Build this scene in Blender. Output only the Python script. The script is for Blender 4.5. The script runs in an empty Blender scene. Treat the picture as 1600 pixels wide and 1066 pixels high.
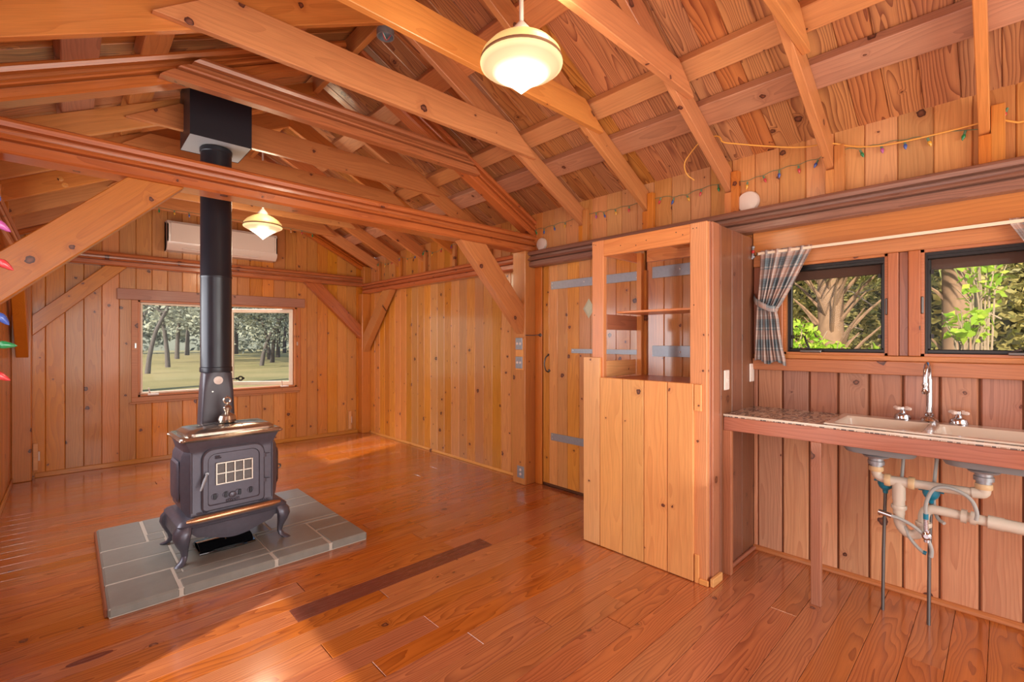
import bpy, bmesh, math, random
from mathutils import Vector, Matrix
random.seed(7)
sc = bpy.context.scene
COL = sc.collection
R = math.radians
V = Vector

# ------------------------------------------------------------------ camera, world, lights, exposure
cam_d = bpy.data.cameras.new('camera'); cam = bpy.data.objects.new('camera', cam_d); COL.objects.link(cam)
cam_d.sensor_width = 36; cam_d.lens = 36 * 730 / 1600; cam_d.clip_start = .02; cam_d.clip_end = 300
cam.location = (0, 0, 1.33); cam.rotation_euler = (R(90), 0, -R(43.5))
sc.camera = cam
sc.view_settings.view_transform = 'Standard'; sc.view_settings.look = 'None'
sc.view_settings.gamma = 1; sc.view_settings.use_curve_mapping = False
sc.view_settings.exposure = -0.1

world = bpy.data.worlds.new('world'); sc.world = world; world.use_nodes = True
wn = world.node_tree; bg = wn.nodes['Background']
sky = wn.nodes.new('ShaderNodeTexSky'); sky.sky_type = 'NISHITA'; sky.sun_disc = False
sky.sun_elevation = R(28); sky.sun_rotation = R(250)
wn.links.new(sky.outputs[0], bg.inputs[0]); bg.inputs[1].default_value = 0.24

def lamp(name, kind, loc, rot, energy, color, **kw):
    d = bpy.data.lights.new(name, kind); d.energy = energy; d.color = color
    for k, v in kw.items(): setattr(d, k, v)
    o = bpy.data.objects.new(name, d); COL.objects.link(o); o.location = loc
    o.rotation_euler = rot
    return o
# sun comes low from the left and slightly behind
sun_dir = V((.85, .30, -.40)).normalized()
sun = lamp('sun', 'SUN', (-4, 2, 6), (0, 0, 0), 8.5, (1.0, .88, .68), angle=R(1.2))
sun.rotation_euler = sun_dir.to_track_quat('-Z', 'Y').to_euler()
# soft fill lamps, added to stand in for daylight
def area(name, loc, target, sx, sy, e, col):
    o = lamp(name, 'AREA', loc, (0, 0, 0), e, col, shape='RECTANGLE', size=sx, size_y=sy)
    o.rotation_euler = (V(target) - V(loc)).to_track_quat('-Z', 'Y').to_euler()
    return o
area('rear_fill', (1.4, -2.15, 1.35), (1.4, 3, 1.3), 3.0, 2.1, 108, (1.0, .95, .88))  # added area lamp in place of sky light at the rear opening
area('left_fill', (-.36, .9, 1.2), (3, 1.2, 1.0), 1.9, 1.9, 36, (.96, .97, 1.0))  # added fill at the left wall, no opening behind it
area('left_fill_far', (-.36, 4.1, 1.35), (3, 4.3, 1.0), 1.5, 1.0, 40, (.96, .97, 1.0))  # added fill along the left wall for the far half
area('fill_near', (1.4, .2, .9), (1.4, 1.2, 3.4), 2.2, 2.0, 18, (1.0, .93, .85))  # added fill aimed up at the roof, no real source here
area('window_fill', (1.37, 7.6, 2.9), (1.37, 5.2, .4), 2.2, 1.2, 190, (.95, .97, 1.0))  # added lamp outside, out of view above the far window

# ------------------------------------------------------------------ helpers
WM = {}
def setw(o, M, parent=None):
    WM[o.name] = M.copy()
    if parent is not None:
        o.parent = parent
        o.matrix_basis = WM[parent.name].inverted() @ M
    else:
        o.matrix_basis = M
    return o
def T(x, y, z): return Matrix.Translation((x, y, z))
def frame(o, xd, yd):
    x = V(xd).normalized(); y = V(yd); y = (y - x * y.dot(x)).normalized(); z = x.cross(y)
    M = Matrix.Identity(4)
    for i, c in enumerate((x, y, z)):
        for j in range(3): M[j][i] = c[j]
    M.translation = V(o)
    return M
def props(o, label=None, cat=None, group=None, kind=None):
    if label: o['label'] = label
    if cat: o['category'] = cat
    if group: o['group'] = group
    if kind: o['kind'] = kind
    return o
def empty(name, loc, label=None, cat=None, group=None, kind=None, parent=None):
    o = bpy.data.objects.new(name, None); COL.objects.link(o); o.empty_display_size = .05
    setw(o, T(*loc), parent)
    return props(o, label, cat, group, kind)
def link(name, me, mat, M, parent=None):
    o = bpy.data.objects.new(name, me); COL.objects.link(o)
    if mat is not None:
        if not me.materials: me.materials.append(None)
        for i in range(len(me.materials)):
            pass
        o.material_slots[0].link = 'OBJECT'; o.material_slots[0].material = mat
    return setw(o, M, parent)

class MB:
    def __init__(s): s.v = []; s.f = []; s.m = []
    def add(s, vs, fs, mi=0):
        n = len(s.v); s.v += [V(v) for v in vs]; s.f += [tuple(n + i for i in f) for f in fs]; s.m += [mi] * len(fs); return s
    def box(s, a, b, mi=0):
        (x0, y0, z0), (x1, y1, z1) = a, b
        return s.add([(x0,y0,z0),(x1,y0,z0),(x1,y1,z0),(x0,y1,z0),(x0,y0,z1),(x1,y0,z1),(x1,y1,z1),(x0,y1,z1)],
                     [(3,2,1,0),(4,5,6,7),(0,1,5,4),(1,2,6,5),(2,3,7,6),(3,0,4,7)], mi)
    def cbox(s, a, b, c=.004, mi=0):           # box with chamfered edges
        bm = bmesh.new(); bmesh.ops.create_cube(bm, size=1)
        ctr = [(a[i] + b[i]) / 2 for i in range(3)]; sz = [abs(b[i] - a[i]) for i in range(3)]
        for v in bm.verts: v.co = V([ctr[i] + v.co[i] * sz[i] for i in range(3)])
        bmesh.ops.bevel(bm, geom=bm.edges[:], offset=min(c, min(sz) * .45), segments=1, affect='EDGES')
        bm.verts.index_update()
        s.add([v.co.copy() for v in bm.verts], [[v.index for v in f.verts] for f in bm.faces], mi); bm.free(); return s
    def loft(s, rings, close=True, cap=True, mi=0):
        n = len(rings[0]); vs = [p for r in rings for p in r]; fs = []
        for k in range(len(rings) - 1):
            for i in range(n if close else n - 1):
                j = (i + 1) % n; fs.append((k*n+i, k*n+j, (k+1)*n+j, (k+1)*n+i))
        if cap and close:
            fs.append(tuple(range(n))[::-1]); fs.append(tuple((len(rings)-1)*n + i for i in range(n)))
        return s.add(vs, fs, mi)
    def lathe(s, c, prof, n=24, axis=(0,0,1), mi=0, cap=True):
        ax = V(axis).normalized(); u = ax.orthogonal().normalized(); w = ax.cross(u); c = V(c)
        rings = [[c + ax*h + (u*math.cos(2*math.pi*i/n) + w*math.sin(2*math.pi*i/n))*max(r, 1e-5) for i in range(n)] for r, h in prof]
        return s.loft(rings, cap=cap, mi=mi)
    def cyl(s, a, b, r, r2=None, n=16, mi=0):
        a = V(a); b = V(b); return s.lathe(a, [(r, 0), (r if r2 is None else r2, (b-a).length)], n, b-a, mi)
    def ball(s, c, r, n=14, k=8, mi=0, sz=1):
        return s.lathe(c, [(r*math.sin(math.pi*i/k), -r*sz*math.cos(math.pi*i/k)) for i in range(k+1)], n, mi=mi)
    def tube(s, pts, r, n=8, mi=0, smooth=0):
        P = [V(p) for p in pts]
        for _ in range(smooth):
            Q = [P[0]]
            for a, b in zip(P, P[1:]): Q += [a*.75+b*.25, a*.25+b*.75]
            P = Q + [P[-1]]
            if isinstance(r, (list, tuple)):
                q = [r[0]]
                for a, b in zip(r, r[1:]): q += [a*.75+b*.25, a*.25+b*.75]
                r = q + [r[-1]]
        rings = []; u = None
        for i, p in enumerate(P):
            t = (P[min(i+1, len(P)-1)] - P[max(i-1, 0)]).normalized()
            u = t.orthogonal().normalized() if u is None else (u - t*u.dot(t)).normalized()
            w = t.cross(u); rr = r[i] if isinstance(r, (list, tuple)) else r
            rings.append([p + (u*math.cos(2*math.pi*k/n) + w*math.sin(2*math.pi*k/n))*rr for k in range(n)])
        return s.loft(rings, mi=mi)
    def torus(s, c, R_, r, axis=(0,0,1), n=20, k=8, mi=0):
        ax = V(axis).normalized(); u = ax.orthogonal().normalized(); w = ax.cross(u); c = V(c); vs = []; fs = []
        for i in range(n):
            a = 2*math.pi*i/n; d = u*math.cos(a) + w*math.sin(a)
            for j in range(k):
                b = 2*math.pi*j/k; vs.append(c + d*(R_ + r*math.cos(b)) + ax*r*math.sin(b))
        for i in range(n):
            for j in range(k): fs.append((i*k+j, ((i+1)%n)*k+j, ((i+1)%n)*k+(j+1)%k, i*k+(j+1)%k))
        return s.add(vs, fs, mi)
    def prism(s, pts, z0, z1, M=None, mi=0):
        M = M or Matrix.Identity(4); n = len(pts)
        vs = [M @ V((x, y, z0)) for x, y in pts] + [M @ V((x, y, z1)) for x, y in pts]
        return s.add(vs, [tuple(range(n))[::-1], tuple(range(n, 2*n))] + [(i, (i+1)%n, (i+1)%n+n, i+n) for i in range(n)], mi)
    def build(s, name, mat, parent=None, grain=None, loc=None, label=None, cat=None, group=None, kind=None, smooth=True, ang=35, fix=True):
        if loc is None:
            n = max(1, len(s.v)); c = V((0,0,0))
            lo = [min(v[i] for v in s.v) for i in range(3)]; hi = [max(v[i] for v in s.v) for i in range(3)]
            c = V([(lo[i]+hi[i])/2 for i in range(3)])
        else: c = V(loc)
        if grain is not None:
            g = V(grain).normalized(); up = V((0,0,1)) if abs(g.z) < .9 else V((1,0,0)); M = frame(c, g, up)
        else: M = T(*c)
        I = M.inverted(); me = bpy.data.meshes.new(name)
        me.from_pydata([I @ v for v in s.v], [], s.f)
        if fix:
            bm = bmesh.new(); bm.from_mesh(me); bmesh.ops.recalc_face_normals(bm, faces=bm.faces); bm.to_mesh(me); bm.free()
        mats = mat if isinstance(mat, (list, tuple)) else [mat]
        for m in mats: me.materials.append(m)
        if len(mats) > 1: me.polygons.foreach_set('material_index', s.m)
        if smooth:
            me.polygons.foreach_set('use_smooth', [True]*len(me.polygons)); me.set_sharp_from_angle(angle=R(ang))
        me.update()
        o = bpy.data.objects.new(name, me); COL.objects.link(o); setw(o, M, parent)
        return props(o, label, cat, group, kind)

def meshify(name, vs, fs, bevel=0):
    me = bpy.data.meshes.new(name); bm = bmesh.new()
    bv = [bm.verts.new(v) for v in vs]
    for f in fs: bm.faces.new([bv[i] for i in f])
    bmesh.ops.recalc_face_normals(bm, faces=bm.faces)
    if bevel: bmesh.ops.bevel(bm, geom=bm.edges[:], offset=bevel, segments=1, affect='EDGES', clamp_overlap=True)
    bm.to_mesh(me); bm.free(); return me
_cache = {}
def boxmesh(l, h, t, ch=.003):
    k = ('b', round(l,4), round(h,4), round(t,4), ch)
    if k not in _cache:
        b = MB().box((-l/2,-h/2,-t/2),(l/2,h/2,t/2)); _cache[k] = meshify('timber', b.v, b.f, ch)
        _cache[k].materials.append(None)
    return _cache[k]
def lum(name, p0, p1, h, t, up, mat, parent=None, ch=.003):
    """timber from p0 to p1: h measured along up, t across."""
    p0 = V(p0); p1 = V(p1)
    return link(name, boxmesh((p1-p0).length, h, t, ch), mat, frame((p0+p1)/2, p1-p0, up), parent)
def poly(name, o, xd, yd, pts, t0, t1, mat, parent=None, ch=.003):
    """flat timber: outline pts in the (xd, yd) plane, thickness from t0 to t1 along xd x yd."""
    cx = sum(p[0] for p in pts)/len(pts); cy = sum(p[1] for p in pts)/len(pts); tm = (t0+t1)/2
    n = len(pts); vs = [(x-cx, y-cy, t0-tm) for x, y in pts] + [(x-cx, y-cy, t1-tm) for x, y in pts]
    fs = [tuple(range(n))[::-1], tuple(range(n, 2*n))] + [(i, (i+1)%n, (i+1)%n+n, i+n) for i in range(n)]
    me = meshify('timber', vs, fs, ch); me.materials.append(None)
    F = frame(o, xd, yd)
    return link(name, me, mat, F @ T(cx, cy, tm), parent)
def mould(name, p0, p1, up, prof, mat, parent=None, cut0=0, cut1=0):
    """moulded timber: prof points (v along up, u along (p1-p0) x up); cut = shear of the ends per unit v."""
    p0 = V(p0); p1 = V(p1); L = (p1-p0).length; n = len(prof)
    vs = [(-L/2 + cut0*v, v, u) for v, u in prof] + [(L/2 + cut1*v, v, u) for v, u in prof]
    fs = [tuple(range(n))[::-1], tuple(range(n, 2*n))] + [(i, (i+1)%n, (i+1)%n+n, i+n) for i in range(n)]
    me = meshify('moulding', vs, fs); me.materials.append(None)
    return link(name, me, mat, frame((p0+p1)/2, p1-p0, up), parent)
def vboard(w, L, t=.02, g=.005):
    """V-jointed board along local X, face at z=0."""
    k = ('v', round(w,4), round(L,3), t, g)
    if k not in _cache:
        pr = [(-w/2,-t),(w/2,-t),(w/2,-g*1.3),(w/2-g,0),(-w/2+g,0),(-w/2,-g*1.3)]
        n = 6; vs = [(-L/2, y, z) for y, z in pr] + [(L/2, y, z) for y, z in pr]
        fs = [tuple(range(n))[::-1], tuple(range(n, 2*n))] + [(i, (i+1)%n, (i+1)%n+n, i+n) for i in range(n)]
        _cache[k] = meshify('board', vs, fs); _cache[k].materials.append(None)
    return _cache[k]

# ------------------------------------------------------------------ materials
def srgb(r, g, b):
    f = lambda c: (c/255/12.92 if c/255 <= .04045 else ((c/255+.055)/1.055)**2.4)
    return (f(r), f(g), f(b), 1)
class NT:
    def __init__(s, name):
        s.mat = bpy.data.materials.new(name); s.mat.use_nodes = True; s.t = s.mat.node_tree
        s.b = s.t.nodes['Principled BSDF']; s.out = s.t.nodes['Material Output']
    def n(s, ty, **kw):
        nd = s.t.nodes.new(ty)
        for k, v in kw.items():
            if k == 'i':
                for a, b in v.items():
                    if hasattr(b, 'is_output'): s.t.links.new(b, nd.inputs[a])
                    else: nd.inputs[a].default_value = b
            else: setattr(nd, k, v)
        return nd
    def m(s, op, a, b=0.0, c=0.0, clamp=False):
        nd = s.t.nodes.new('ShaderNodeMath'); nd.operation = op; nd.use_clamp = clamp
        for i, x in enumerate((a, b, c)):
            if hasattr(x, 'is_output'): s.t.links.new(x, nd.inputs[i])
            else: nd.inputs[i].default_value = x
        return nd.outputs[0]
    def mix(s, f, a, b, mode='MIX'):
        nd = s.t.nodes.new('ShaderNodeMix'); nd.data_type = 'RGBA'; nd.blend_type = mode
        for i, x in ((0, f), (6, a), (7, b)):
            if hasattr(x, 'is_output'): s.t.links.new(x, nd.inputs[i])
            else: nd.inputs[i].default_value = x
        return nd.outputs[2]
    def l(s, a, b): s.t.links.new(a, b)
    def ramp(s, f, stops, interp='LINEAR'):
        nd = s.t.nodes.new('ShaderNodeValToRGB'); s.l(f, nd.inputs[0]); cr = nd.color_ramp; cr.interpolation = interp
        while len(cr.elements) < len(stops): cr.elements.new(.5)
        for e, (p, c) in zip(cr.elements, stops): e.position = p; e.color = c if len(c) == 4 else (*c, 1)
        return nd.outputs[0]

def wood(name, light, dark, ring=.5, spacing=.010, knots=.45, var=.16, rough=.34, coat=.15, warp=.05, redden=.0, bump=.15, hvar=.006, crough=.12):
    s = NT(name); tc = s.n('ShaderNodeTexCoord'); oi = s.n('ShaderNodeObjectInfo'); r1 = oi.outputs['Random']
    r2 = s.m('FRACT', s.m('MULTIPLY', r1, 37.71)); r3 = s.m('FRACT', s.m('MULTIPLY', r1, 91.37))
    off = s.n('ShaderNodeCombineXYZ', i={0: s.m('MULTIPLY', r1, 53.), 1: s.m('MULTIPLY', s.m('SUBTRACT', r2, .5), .13), 2: s.m('MULTIPLY_ADD', r3, .07, .03)})
    p = s.n('ShaderNodeVectorMath', operation='ADD', i={0: tc.outputs['Object'], 1: off.outputs[0]}).outputs[0]
    pm = s.n('ShaderNodeVectorMath', operation='MULTIPLY', i={0: p, 1: (1.1, 6, 6)}).outputs[0]
    nz = s.n('ShaderNodeTexNoise', i={'Vector': pm, 'Scale': 1.0, 'Detail': 2.0, 'Roughness': .55})
    wv = s.n('ShaderNodeVectorMath', operation='SUBTRACT', i={0: nz.outputs['Color'], 1: (.5,.5,.5)}).outputs[0]
    wv = s.n('ShaderNodeVectorMath', operation='MULTIPLY', i={0: wv, 1: (0, warp*2, warp*2)}).outputs[0]
    # knots
    sp = s.n('ShaderNodeSeparateXYZ', i={0: p})
    sp0 = s.n('ShaderNodeSeparateXYZ', i={0: tc.outputs['Object']})
    kv = s.n('ShaderNodeCombineXYZ', i={0: sp.outputs[0], 1: s.m('ADD', s.m('ADD', sp0.outputs[1], sp0.outputs[2]), s.m('MULTIPLY', r2, 7.)), 2: 0.})
    kw = s.n('ShaderNodeTexNoise', i={'Vector': kv.outputs[0], 'Scale': 40., 'Detail': 1.})
    kv2 = s.n('ShaderNodeVectorMath', operation='MULTIPLY_ADD', i={0: kw.outputs['Color'], 1: (.022,.022,0), 2: kv.outputs[0]}).outputs[0]
    vo = s.n('ShaderNodeTexVoronoi', voronoi_dimensions='2D', feature='F1', i={'Vector': kv2, 'Scale': 5.0, 'Randomness': 1.0})
    vc = s.n('ShaderNodeSeparateColor', i={0: vo.outputs['Color']})
    has = s.m('LESS_THAN', vc.outputs[0], knots)
    size = s.m('MULTIPLY_ADD', s.m('POWER', vc.outputs[1], 2.), .095, .022)
    kd = s.m('DIVIDE', vo.outputs['Distance'], size)               # 1 at the knot rim
    halo = s.m('MULTIPLY', s.m('SUBTRACT', 1., s.m('DIVIDE', kd, 4.), clamp=True), has)
    halo = s.m('POWER', halo, 2.)
    pw = s.n('ShaderNodeVectorMath', operation='ADD', i={0: p, 1: wv}).outputs[0]
    kof = s.n('ShaderNodeCombineXYZ', i={0: 0., 1: 0., 2: s.m('MULTIPLY', halo, .045)})
    pw = s.n('ShaderNodeVectorMath', operation='ADD', i={0: pw, 1: kof.outputs[0]}).outputs[0]
    pw = s.n('ShaderNodeVectorMath', operation='MULTIPLY', i={0: pw, 1: (.04, 1, 1)}).outputs[0]
    wave = s.n('ShaderNodeTexWave', wave_type='RINGS', rings_direction='X', wave_profile='SAW',
               i={'Vector': pw, 'Scale': .314/spacing, 'Distortion': 1.2, 'Detail': 2., 'Detail Scale': .8})
    g = s.m('MULTIPLY', s.m('POWER', wave.outputs['Fac'], 2.2), ring, clamp=True)
    col = s.mix(g, light, dark)
    pb = s.n('ShaderNodeVectorMath', operation='MULTIPLY', i={0: p, 1: (2., 14, 14)}).outputs[0]
    blot = s.n('ShaderNodeTexNoise', i={'Vector': pb, 'Scale': 1., 'Detail': 3.})
    col = s.mix(s.m('MULTIPLY_ADD', blot.outputs['Fac'], .9, -.28, clamp=True), col, s.mix(.55, col, dark), 'MIX')
    pf = s.n('ShaderNodeVectorMath', operation='MULTIPLY', i={0: p, 1: (9., 330, 330)}).outputs[0]
    fib = s.n('ShaderNodeTexNoise', i={'Vector': pf, 'Scale': 1., 'Detail': 1.})
    fv = s.m('MULTIPLY_ADD', fib.outputs['Fac'], .34, .83)
    fc = s.n('ShaderNodeCombineColor', i={0: fv, 1: fv, 2: fv}).outputs[0]
    col = s.mix(1., col, fc, 'MULTIPLY')
    # knot colours
    col = s.mix(s.m('MULTIPLY', halo, .55), col, (dark[0]*.8, dark[1]*.62, dark[2]*.6, 1))
    core = s.m('MULTIPLY', s.m('LESS_THAN', kd, 1.), has)
    kc = s.ramp(s.m('MULTIPLY', kd, .9), [(0, srgb(138,84,58)), (.45, srgb(116,64,44)), (.72, srgb(72,36,28)), (.9, srgb(92,46,30))])
    col = s.mix(core, col, kc)
    hs = s.n('ShaderNodeHueSaturation', i={'Hue': s.m('MULTIPLY_ADD', s.m('SUBTRACT', r2, .5), hvar*2, .5), 'Saturation': s.m('MULTIPLY_ADD', r3, .14, .93),
             'Value': s.m('MULTIPLY_ADD', r1, var*2, 1-var), 'Color': col})
    s.l(hs.outputs[0], s.b.inputs['Base Color'])
    s.b.inputs['Roughness'].default_value = rough
    s.l(s.m('MULTIPLY_ADD', fib.outputs['Fac'], .10, rough-.05), s.b.inputs['Roughness'])
    s.b.inputs['Coat Weight'].default_value = coat; s.b.inputs['Coat Roughness'].default_value = crough
    bp = s.n('ShaderNodeBump', i={'Strength': bump, 'Distance': .002, 'Height': s.m('ADD', s.m('MULTIPLY', wave.outputs['Fac'], -.5), fib.outputs['Fac'])})
    s.l(bp.outputs[0], s.b.inputs['Normal'])
    return s.mat

def plain(name, col, rough=.5, metal=0., coat=0., noise=0., nscale=30., bump=0., emit=0., trans=0., aniso=None):
    s = NT(name); b = s.b; b.inputs['Base Color'].default_value = col; b.inputs['Roughness'].default_value = rough
    b.inputs['Metallic'].default_value = metal; b.inputs['Coat Weight'].default_value = coat
    if noise or bump:
        tc = s.n('ShaderNodeTexCoord'); nz = s.n('ShaderNodeTexNoise', i={'Vector': tc.outputs['Object'], 'Scale': nscale, 'Detail': 4.})
        f = s.m('MULTIPLY_ADD', nz.outputs['Fac'], noise*2, 1-noise); fc = s.n('ShaderNodeCombineColor', i={0: f, 1: f, 2: f}).outputs[0]
        s.l(s.mix(1., col, fc, 'MULTIPLY'), b.inputs['Base Color'])
        s.l(s.m('MULTIPLY_ADD', nz.outputs['Fac'], .2, rough-.1), b.inputs['Roughness'])
        if bump:
            bp = s.n('ShaderNodeBump', i={'Strength': bump, 'Distance': .004, 'Height': nz.outputs['Fac']}); s.l(bp.outputs[0], b.inputs['Normal'])
    if emit: b.inputs['Emission Color'].default_value = col; b.inputs['Emission Strength'].default_value = emit
    if trans: b.inputs['Transmission Weight'].default_value = trans
    return s.mat

W_BACK  = wood('wood_back_wall', srgb(210,138,62), srgb(172,92,40), ring=.45, spacing=.014, knots=.42, rough=.36, coat=.25)
W_RIGHT = wood('wood_right_wall', srgb(222,154,78), srgb(184,108,50), ring=.45, spacing=.013, knots=.5, rough=.32, coat=.9, crough=.14, bump=.1)
W_KIT   = wood('wood_kitchen_wall', srgb(226,170,130), srgb(190,120,84), ring=.5, spacing=.013, knots=.35, rough=.4)
W_KITD  = wood('wood_backsplash', srgb(178,124,98), srgb(132,82,64), ring=.55, spacing=.012, knots=.35, rough=.42)
W_UP    = wood('wood_upper_wall', srgb(214,154,98), srgb(178,112,64), ring=.45, spacing=.013, knots=.38, rough=.4)
W_CEIL  = wood('wood_ceiling_board', srgb(204,138,84), srgb(118,56,36), ring=.85, spacing=.012, knots=.25, rough=.36, coat=.2, warp=.07, hvar=.006, var=.12)
W_RAFT  = wood('wood_rafter', srgb(212,140,78), srgb(172,98,50), ring=.35, spacing=.02, knots=.34, rough=.38, coat=.2, var=.08)
W_BEAM  = wood('wood_moulded_beam', srgb(196,112,54), srgb(146,70,34), ring=.5, spacing=.014, knots=.35, rough=.3, coat=.35, var=.1)
W_PURL  = wood('wood_purlin', srgb(196,138,104), srgb(150,100,78), ring=.5, spacing=.012, knots=.3, rough=.45, var=.2)
W_POST  = wood('wood_post', srgb(210,136,66), srgb(172,94,44), ring=.4, spacing=.016, knots=.4, rough=.36, coat=.2, var=.07)
W_CAB   = wood('wood_cabinet_plank', srgb(236,172,104), srgb(204,130,72), ring=.4, spacing=.014, knots=.45, rough=.42, coat=.1, var=.07)
W_FRAME = wood('wood_cabinet_frame', srgb(226,154,98), srgb(192,112,66), ring=.5, spacing=.011, knots=.1, rough=.42, var=.07)
W_RED   = wood('wood_red_cedar', srgb(180,118,92), srgb(144,84,64), ring=.5, spacing=.011, knots=.15, rough=.4, var=.08)
W_DARK  = wood('wood_dark_partition', srgb(150,94,68), srgb(104,58,42), ring=.5, spacing=.013, knots=.4, rough=.34, coat=.25, var=.22)
W_TRIM  = wood('wood_trim', srgb(198,126,78), srgb(156,90,56), ring=.4, spacing=.016, knots=.5, rough=.4, var=.06)
W_OLD   = wood('wood_weathered_plate', srgb(156,108,86), srgb(108,68,56), ring=.6, spacing=.012, knots=.35, rough=.38, coat=.2, var=.08)
W_FLOOR = wood('wood_floor', srgb(192,112,60), srgb(126,60,34), ring=.7, spacing=.0095, knots=.14, rough=.24, coat=1., warp=.06, var=.07, bump=.04, hvar=.004, crough=.13)
W_CASE = wood('wood_brown_casing', srgb(184,114,72), srgb(146,80,52), ring=.4, spacing=.012, knots=.2, rough=.4, var=.05, hvar=.002)
W_PURLA = wood('wood_orange_purlin', srgb(214,142,84), srgb(178,104,60), ring=.4, spacing=.014, knots=.2, rough=.42, var=.08)
W_FLOORD = wood('wood_floor_dark_board', srgb(118,58,44), srgb(86,38,32), ring=.6, spacing=.0095, knots=.1, rough=.26, coat=.4, var=.05, bump=.04)
BACKING = plain('joint_backing', srgb(104,58,32), .8)
M_IRON  = plain('cast_iron', srgb(94,92,104), .34, .35, noise=.14, nscale=40, bump=.18)
M_BRASS = plain('nickel_brass', srgb(196,184,170), .2, .9, noise=.1, nscale=30)
M_BLACK = plain('black_pipe_paint', srgb(44,46,54), .32, .25, noise=.06, nscale=8)
M_BOXB  = plain('black_box_paint', srgb(38,38,48), .38, .2)
M_GALV  = plain('galvanised_steel', srgb(168,174,182), .4, .55, noise=.16, nscale=45)
M_CHROME= plain('chrome', srgb(200,200,206), .12, 1.)
M_WHITE = plain('white_plastic', srgb(232,216,206), .35, coat=.2)
M_CREAM = plain('cream_paint', srgb(238,220,196), .4)
M_AC    = plain('air_conditioner_plastic', srgb(226,206,192), .22, coat=.4)
M_DARKP = plain('black_frame', srgb(24,22,22), .35)
M_SINK  = plain('biscuit_porcelain', srgb(214,198,180), .18, coat=.5)
M_SINKU = plain('grey_sink_underside', srgb(140,146,150), .6)
M_PVC   = plain('aged_white_pipe', srgb(216,206,190), .35)
M_PVCR  = plain('yellowed_pipe_ring', srgb(226,196,150), .4)
M_TEAL  = plain('teal_valve', srgb(10,128,160), .35, coat=.3)
M_HOSE  = plain('grey_hose', srgb(172,176,174), .4)
M_STEEL = plain('dull_steel_pipe', srgb(112,108,106), .36, .8)
M_CORD  = plain('yellow_orange_cord', srgb(236,170,78), .45)
M_GREEN = plain('green_wire', srgb(96,132,104), .5)
M_GROUT = plain('pale_grout', srgb(196,186,172), .8, noise=.1, nscale=60)
M_TILE  = plain('slate_tile', srgb(134,132,124), .42, noise=.2, nscale=14, bump=.5, coat=.15)
M_EDGE  = plain('hearth_wood_edge', srgb(146,84,54), .4)
M_KNOB  = plain('white_porcelain_handle', srgb(228,210,200), .25, coat=.4)
M_SCREW = plain('screw_head', srgb(220,214,206), .3, .8)
M_GLASSB= plain('mica_pane', srgb(96,88,84), .2, noise=.3, nscale=60)
def glass():
    s = NT('window_glass'); t = s.n('ShaderNodeBsdfTransparent', i={0: (.93,.95,.95,1)}); g = s.n('ShaderNodeBsdfGlossy', i={'Roughness': .02})
    mx = s.n('ShaderNodeMixShader', i={0: .004, 1: t.outputs[0], 2: g.outputs[0]}); s.l(mx.outputs[0], s.out.inputs[0]); return s.mat
M_GLASS = glass()

# ------------------------------------------------------------------ room dimensions (metres, floor at 0)
XL, XR, YF, YB = -.39, 3.195, -2.2, 6.485
XM = (XL + XR) / 2
Z0, MS = 2.305, .505                                     # rafter underside at the wall, slope
def rz(x): return Z0 + MS * (XR - x if x > XM else x - XL)   # rafter underside height
CN = math.sqrt(1 + MS*MS)

# floor
floor = MB().box((XL-.1, YF-.1, -.12), (XR+.1, YB+.1, -.022)).build('floor', BACKING, smooth=False, label='glossy reddish brown pine plank floor of the cabin', kind='structure')
y = YF; k = 0
SY0 = 2.30                                             # narrow dark board in the middle of the room
while y < YB:
    w = random.choice((.118, .127, .132)); x = XL
    if y < SY0 < y + w + .05: 
        w = SY0 - y if SY0 - y > .03 else w
        if abs(y - SY0) < 1e-6: w = .062
    while x < XR - .01:
        L = random.uniform(.7, 2.6)
        if XR - (x + L) < .4: L = XR - x
        if k % 7 == 3 and x == XL: L = min(L, 1.3)
        dark_ = abs(y - SY0) < 1e-6
        if dark_: L = {0: 1.18, 1: 1.22}.get(sum(abs(x - q) < 1e-6 for q in (XL + 1.18,)), XR - x)
        me = boxmesh(round(L, 2) - .0012, w - .0016, .022, .0012)
        link('floor_board', me, W_FLOORD if dark_ and abs(x - XL - 1.18) < 1e-6 else W_FLOOR, frame((x + L/2, y + w/2, -.011 - random.random()*.0006), (1,0,0), (0,1,0)), floor)
        x += L
    y += w; k += 1

kn = MB(); kn.prism([(.065+.075*math.cos(a_), 2.636+.021*math.sin(a_)) for a_ in [2*math.pi*i/20 for i in range(20)]], -.001, .0007)
kn.build('floor_knot', W_FLOORD, floor, smooth=False)
# ceiling
sl = MB()
for s_ in (1, -1):
    xo = XR + .12 if s_ > 0 else XL - .12
    z_e = Z0 - MS*.12 + .245; z_r = Z0 + MS*(XR - XM) + .245
    n_ = V((MS*s_, 0, 1)).normalized() * .06
    a = [(xo, YF-.1, z_e), (XM, YF-.1, z_r), (XM, YB+.1, z_r), (xo, YB+.1, z_e)]
    sl.add([V(p) for p in a] + [V(p) + n_ for p in a], [(0,1,2,3),(7,6,5,4),(0,4,5,1),(1,5,6,2),(2,6,7,3),(3,7,4,0)])
ceiling = sl.build('ceiling', BACKING, smooth=False, label='pitched board ceiling over exposed rafters', kind='structure', loc=(XM, 2, 3.4))
for s_ in (1, -1):
    y = YF
    sx, ex = (XM, XR+.08) if s_ > 0 else (XL-.08, XM)
    L = (ex - sx) * CN
    while y < YB:
        w = .138
        xm = (sx + ex)/2; z = Z0 + .222 + MS*(XR - xm if s_ > 0 else xm - XL)
        M = frame((xm, y + w/2, z), V((1, 0, -MS*s_)), V((0, 1, 0)) * (-1))
        link('ceiling_board', vboard(w - .001, L, .018, .004), W_CEIL, M, ceiling)
        y += w
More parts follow.
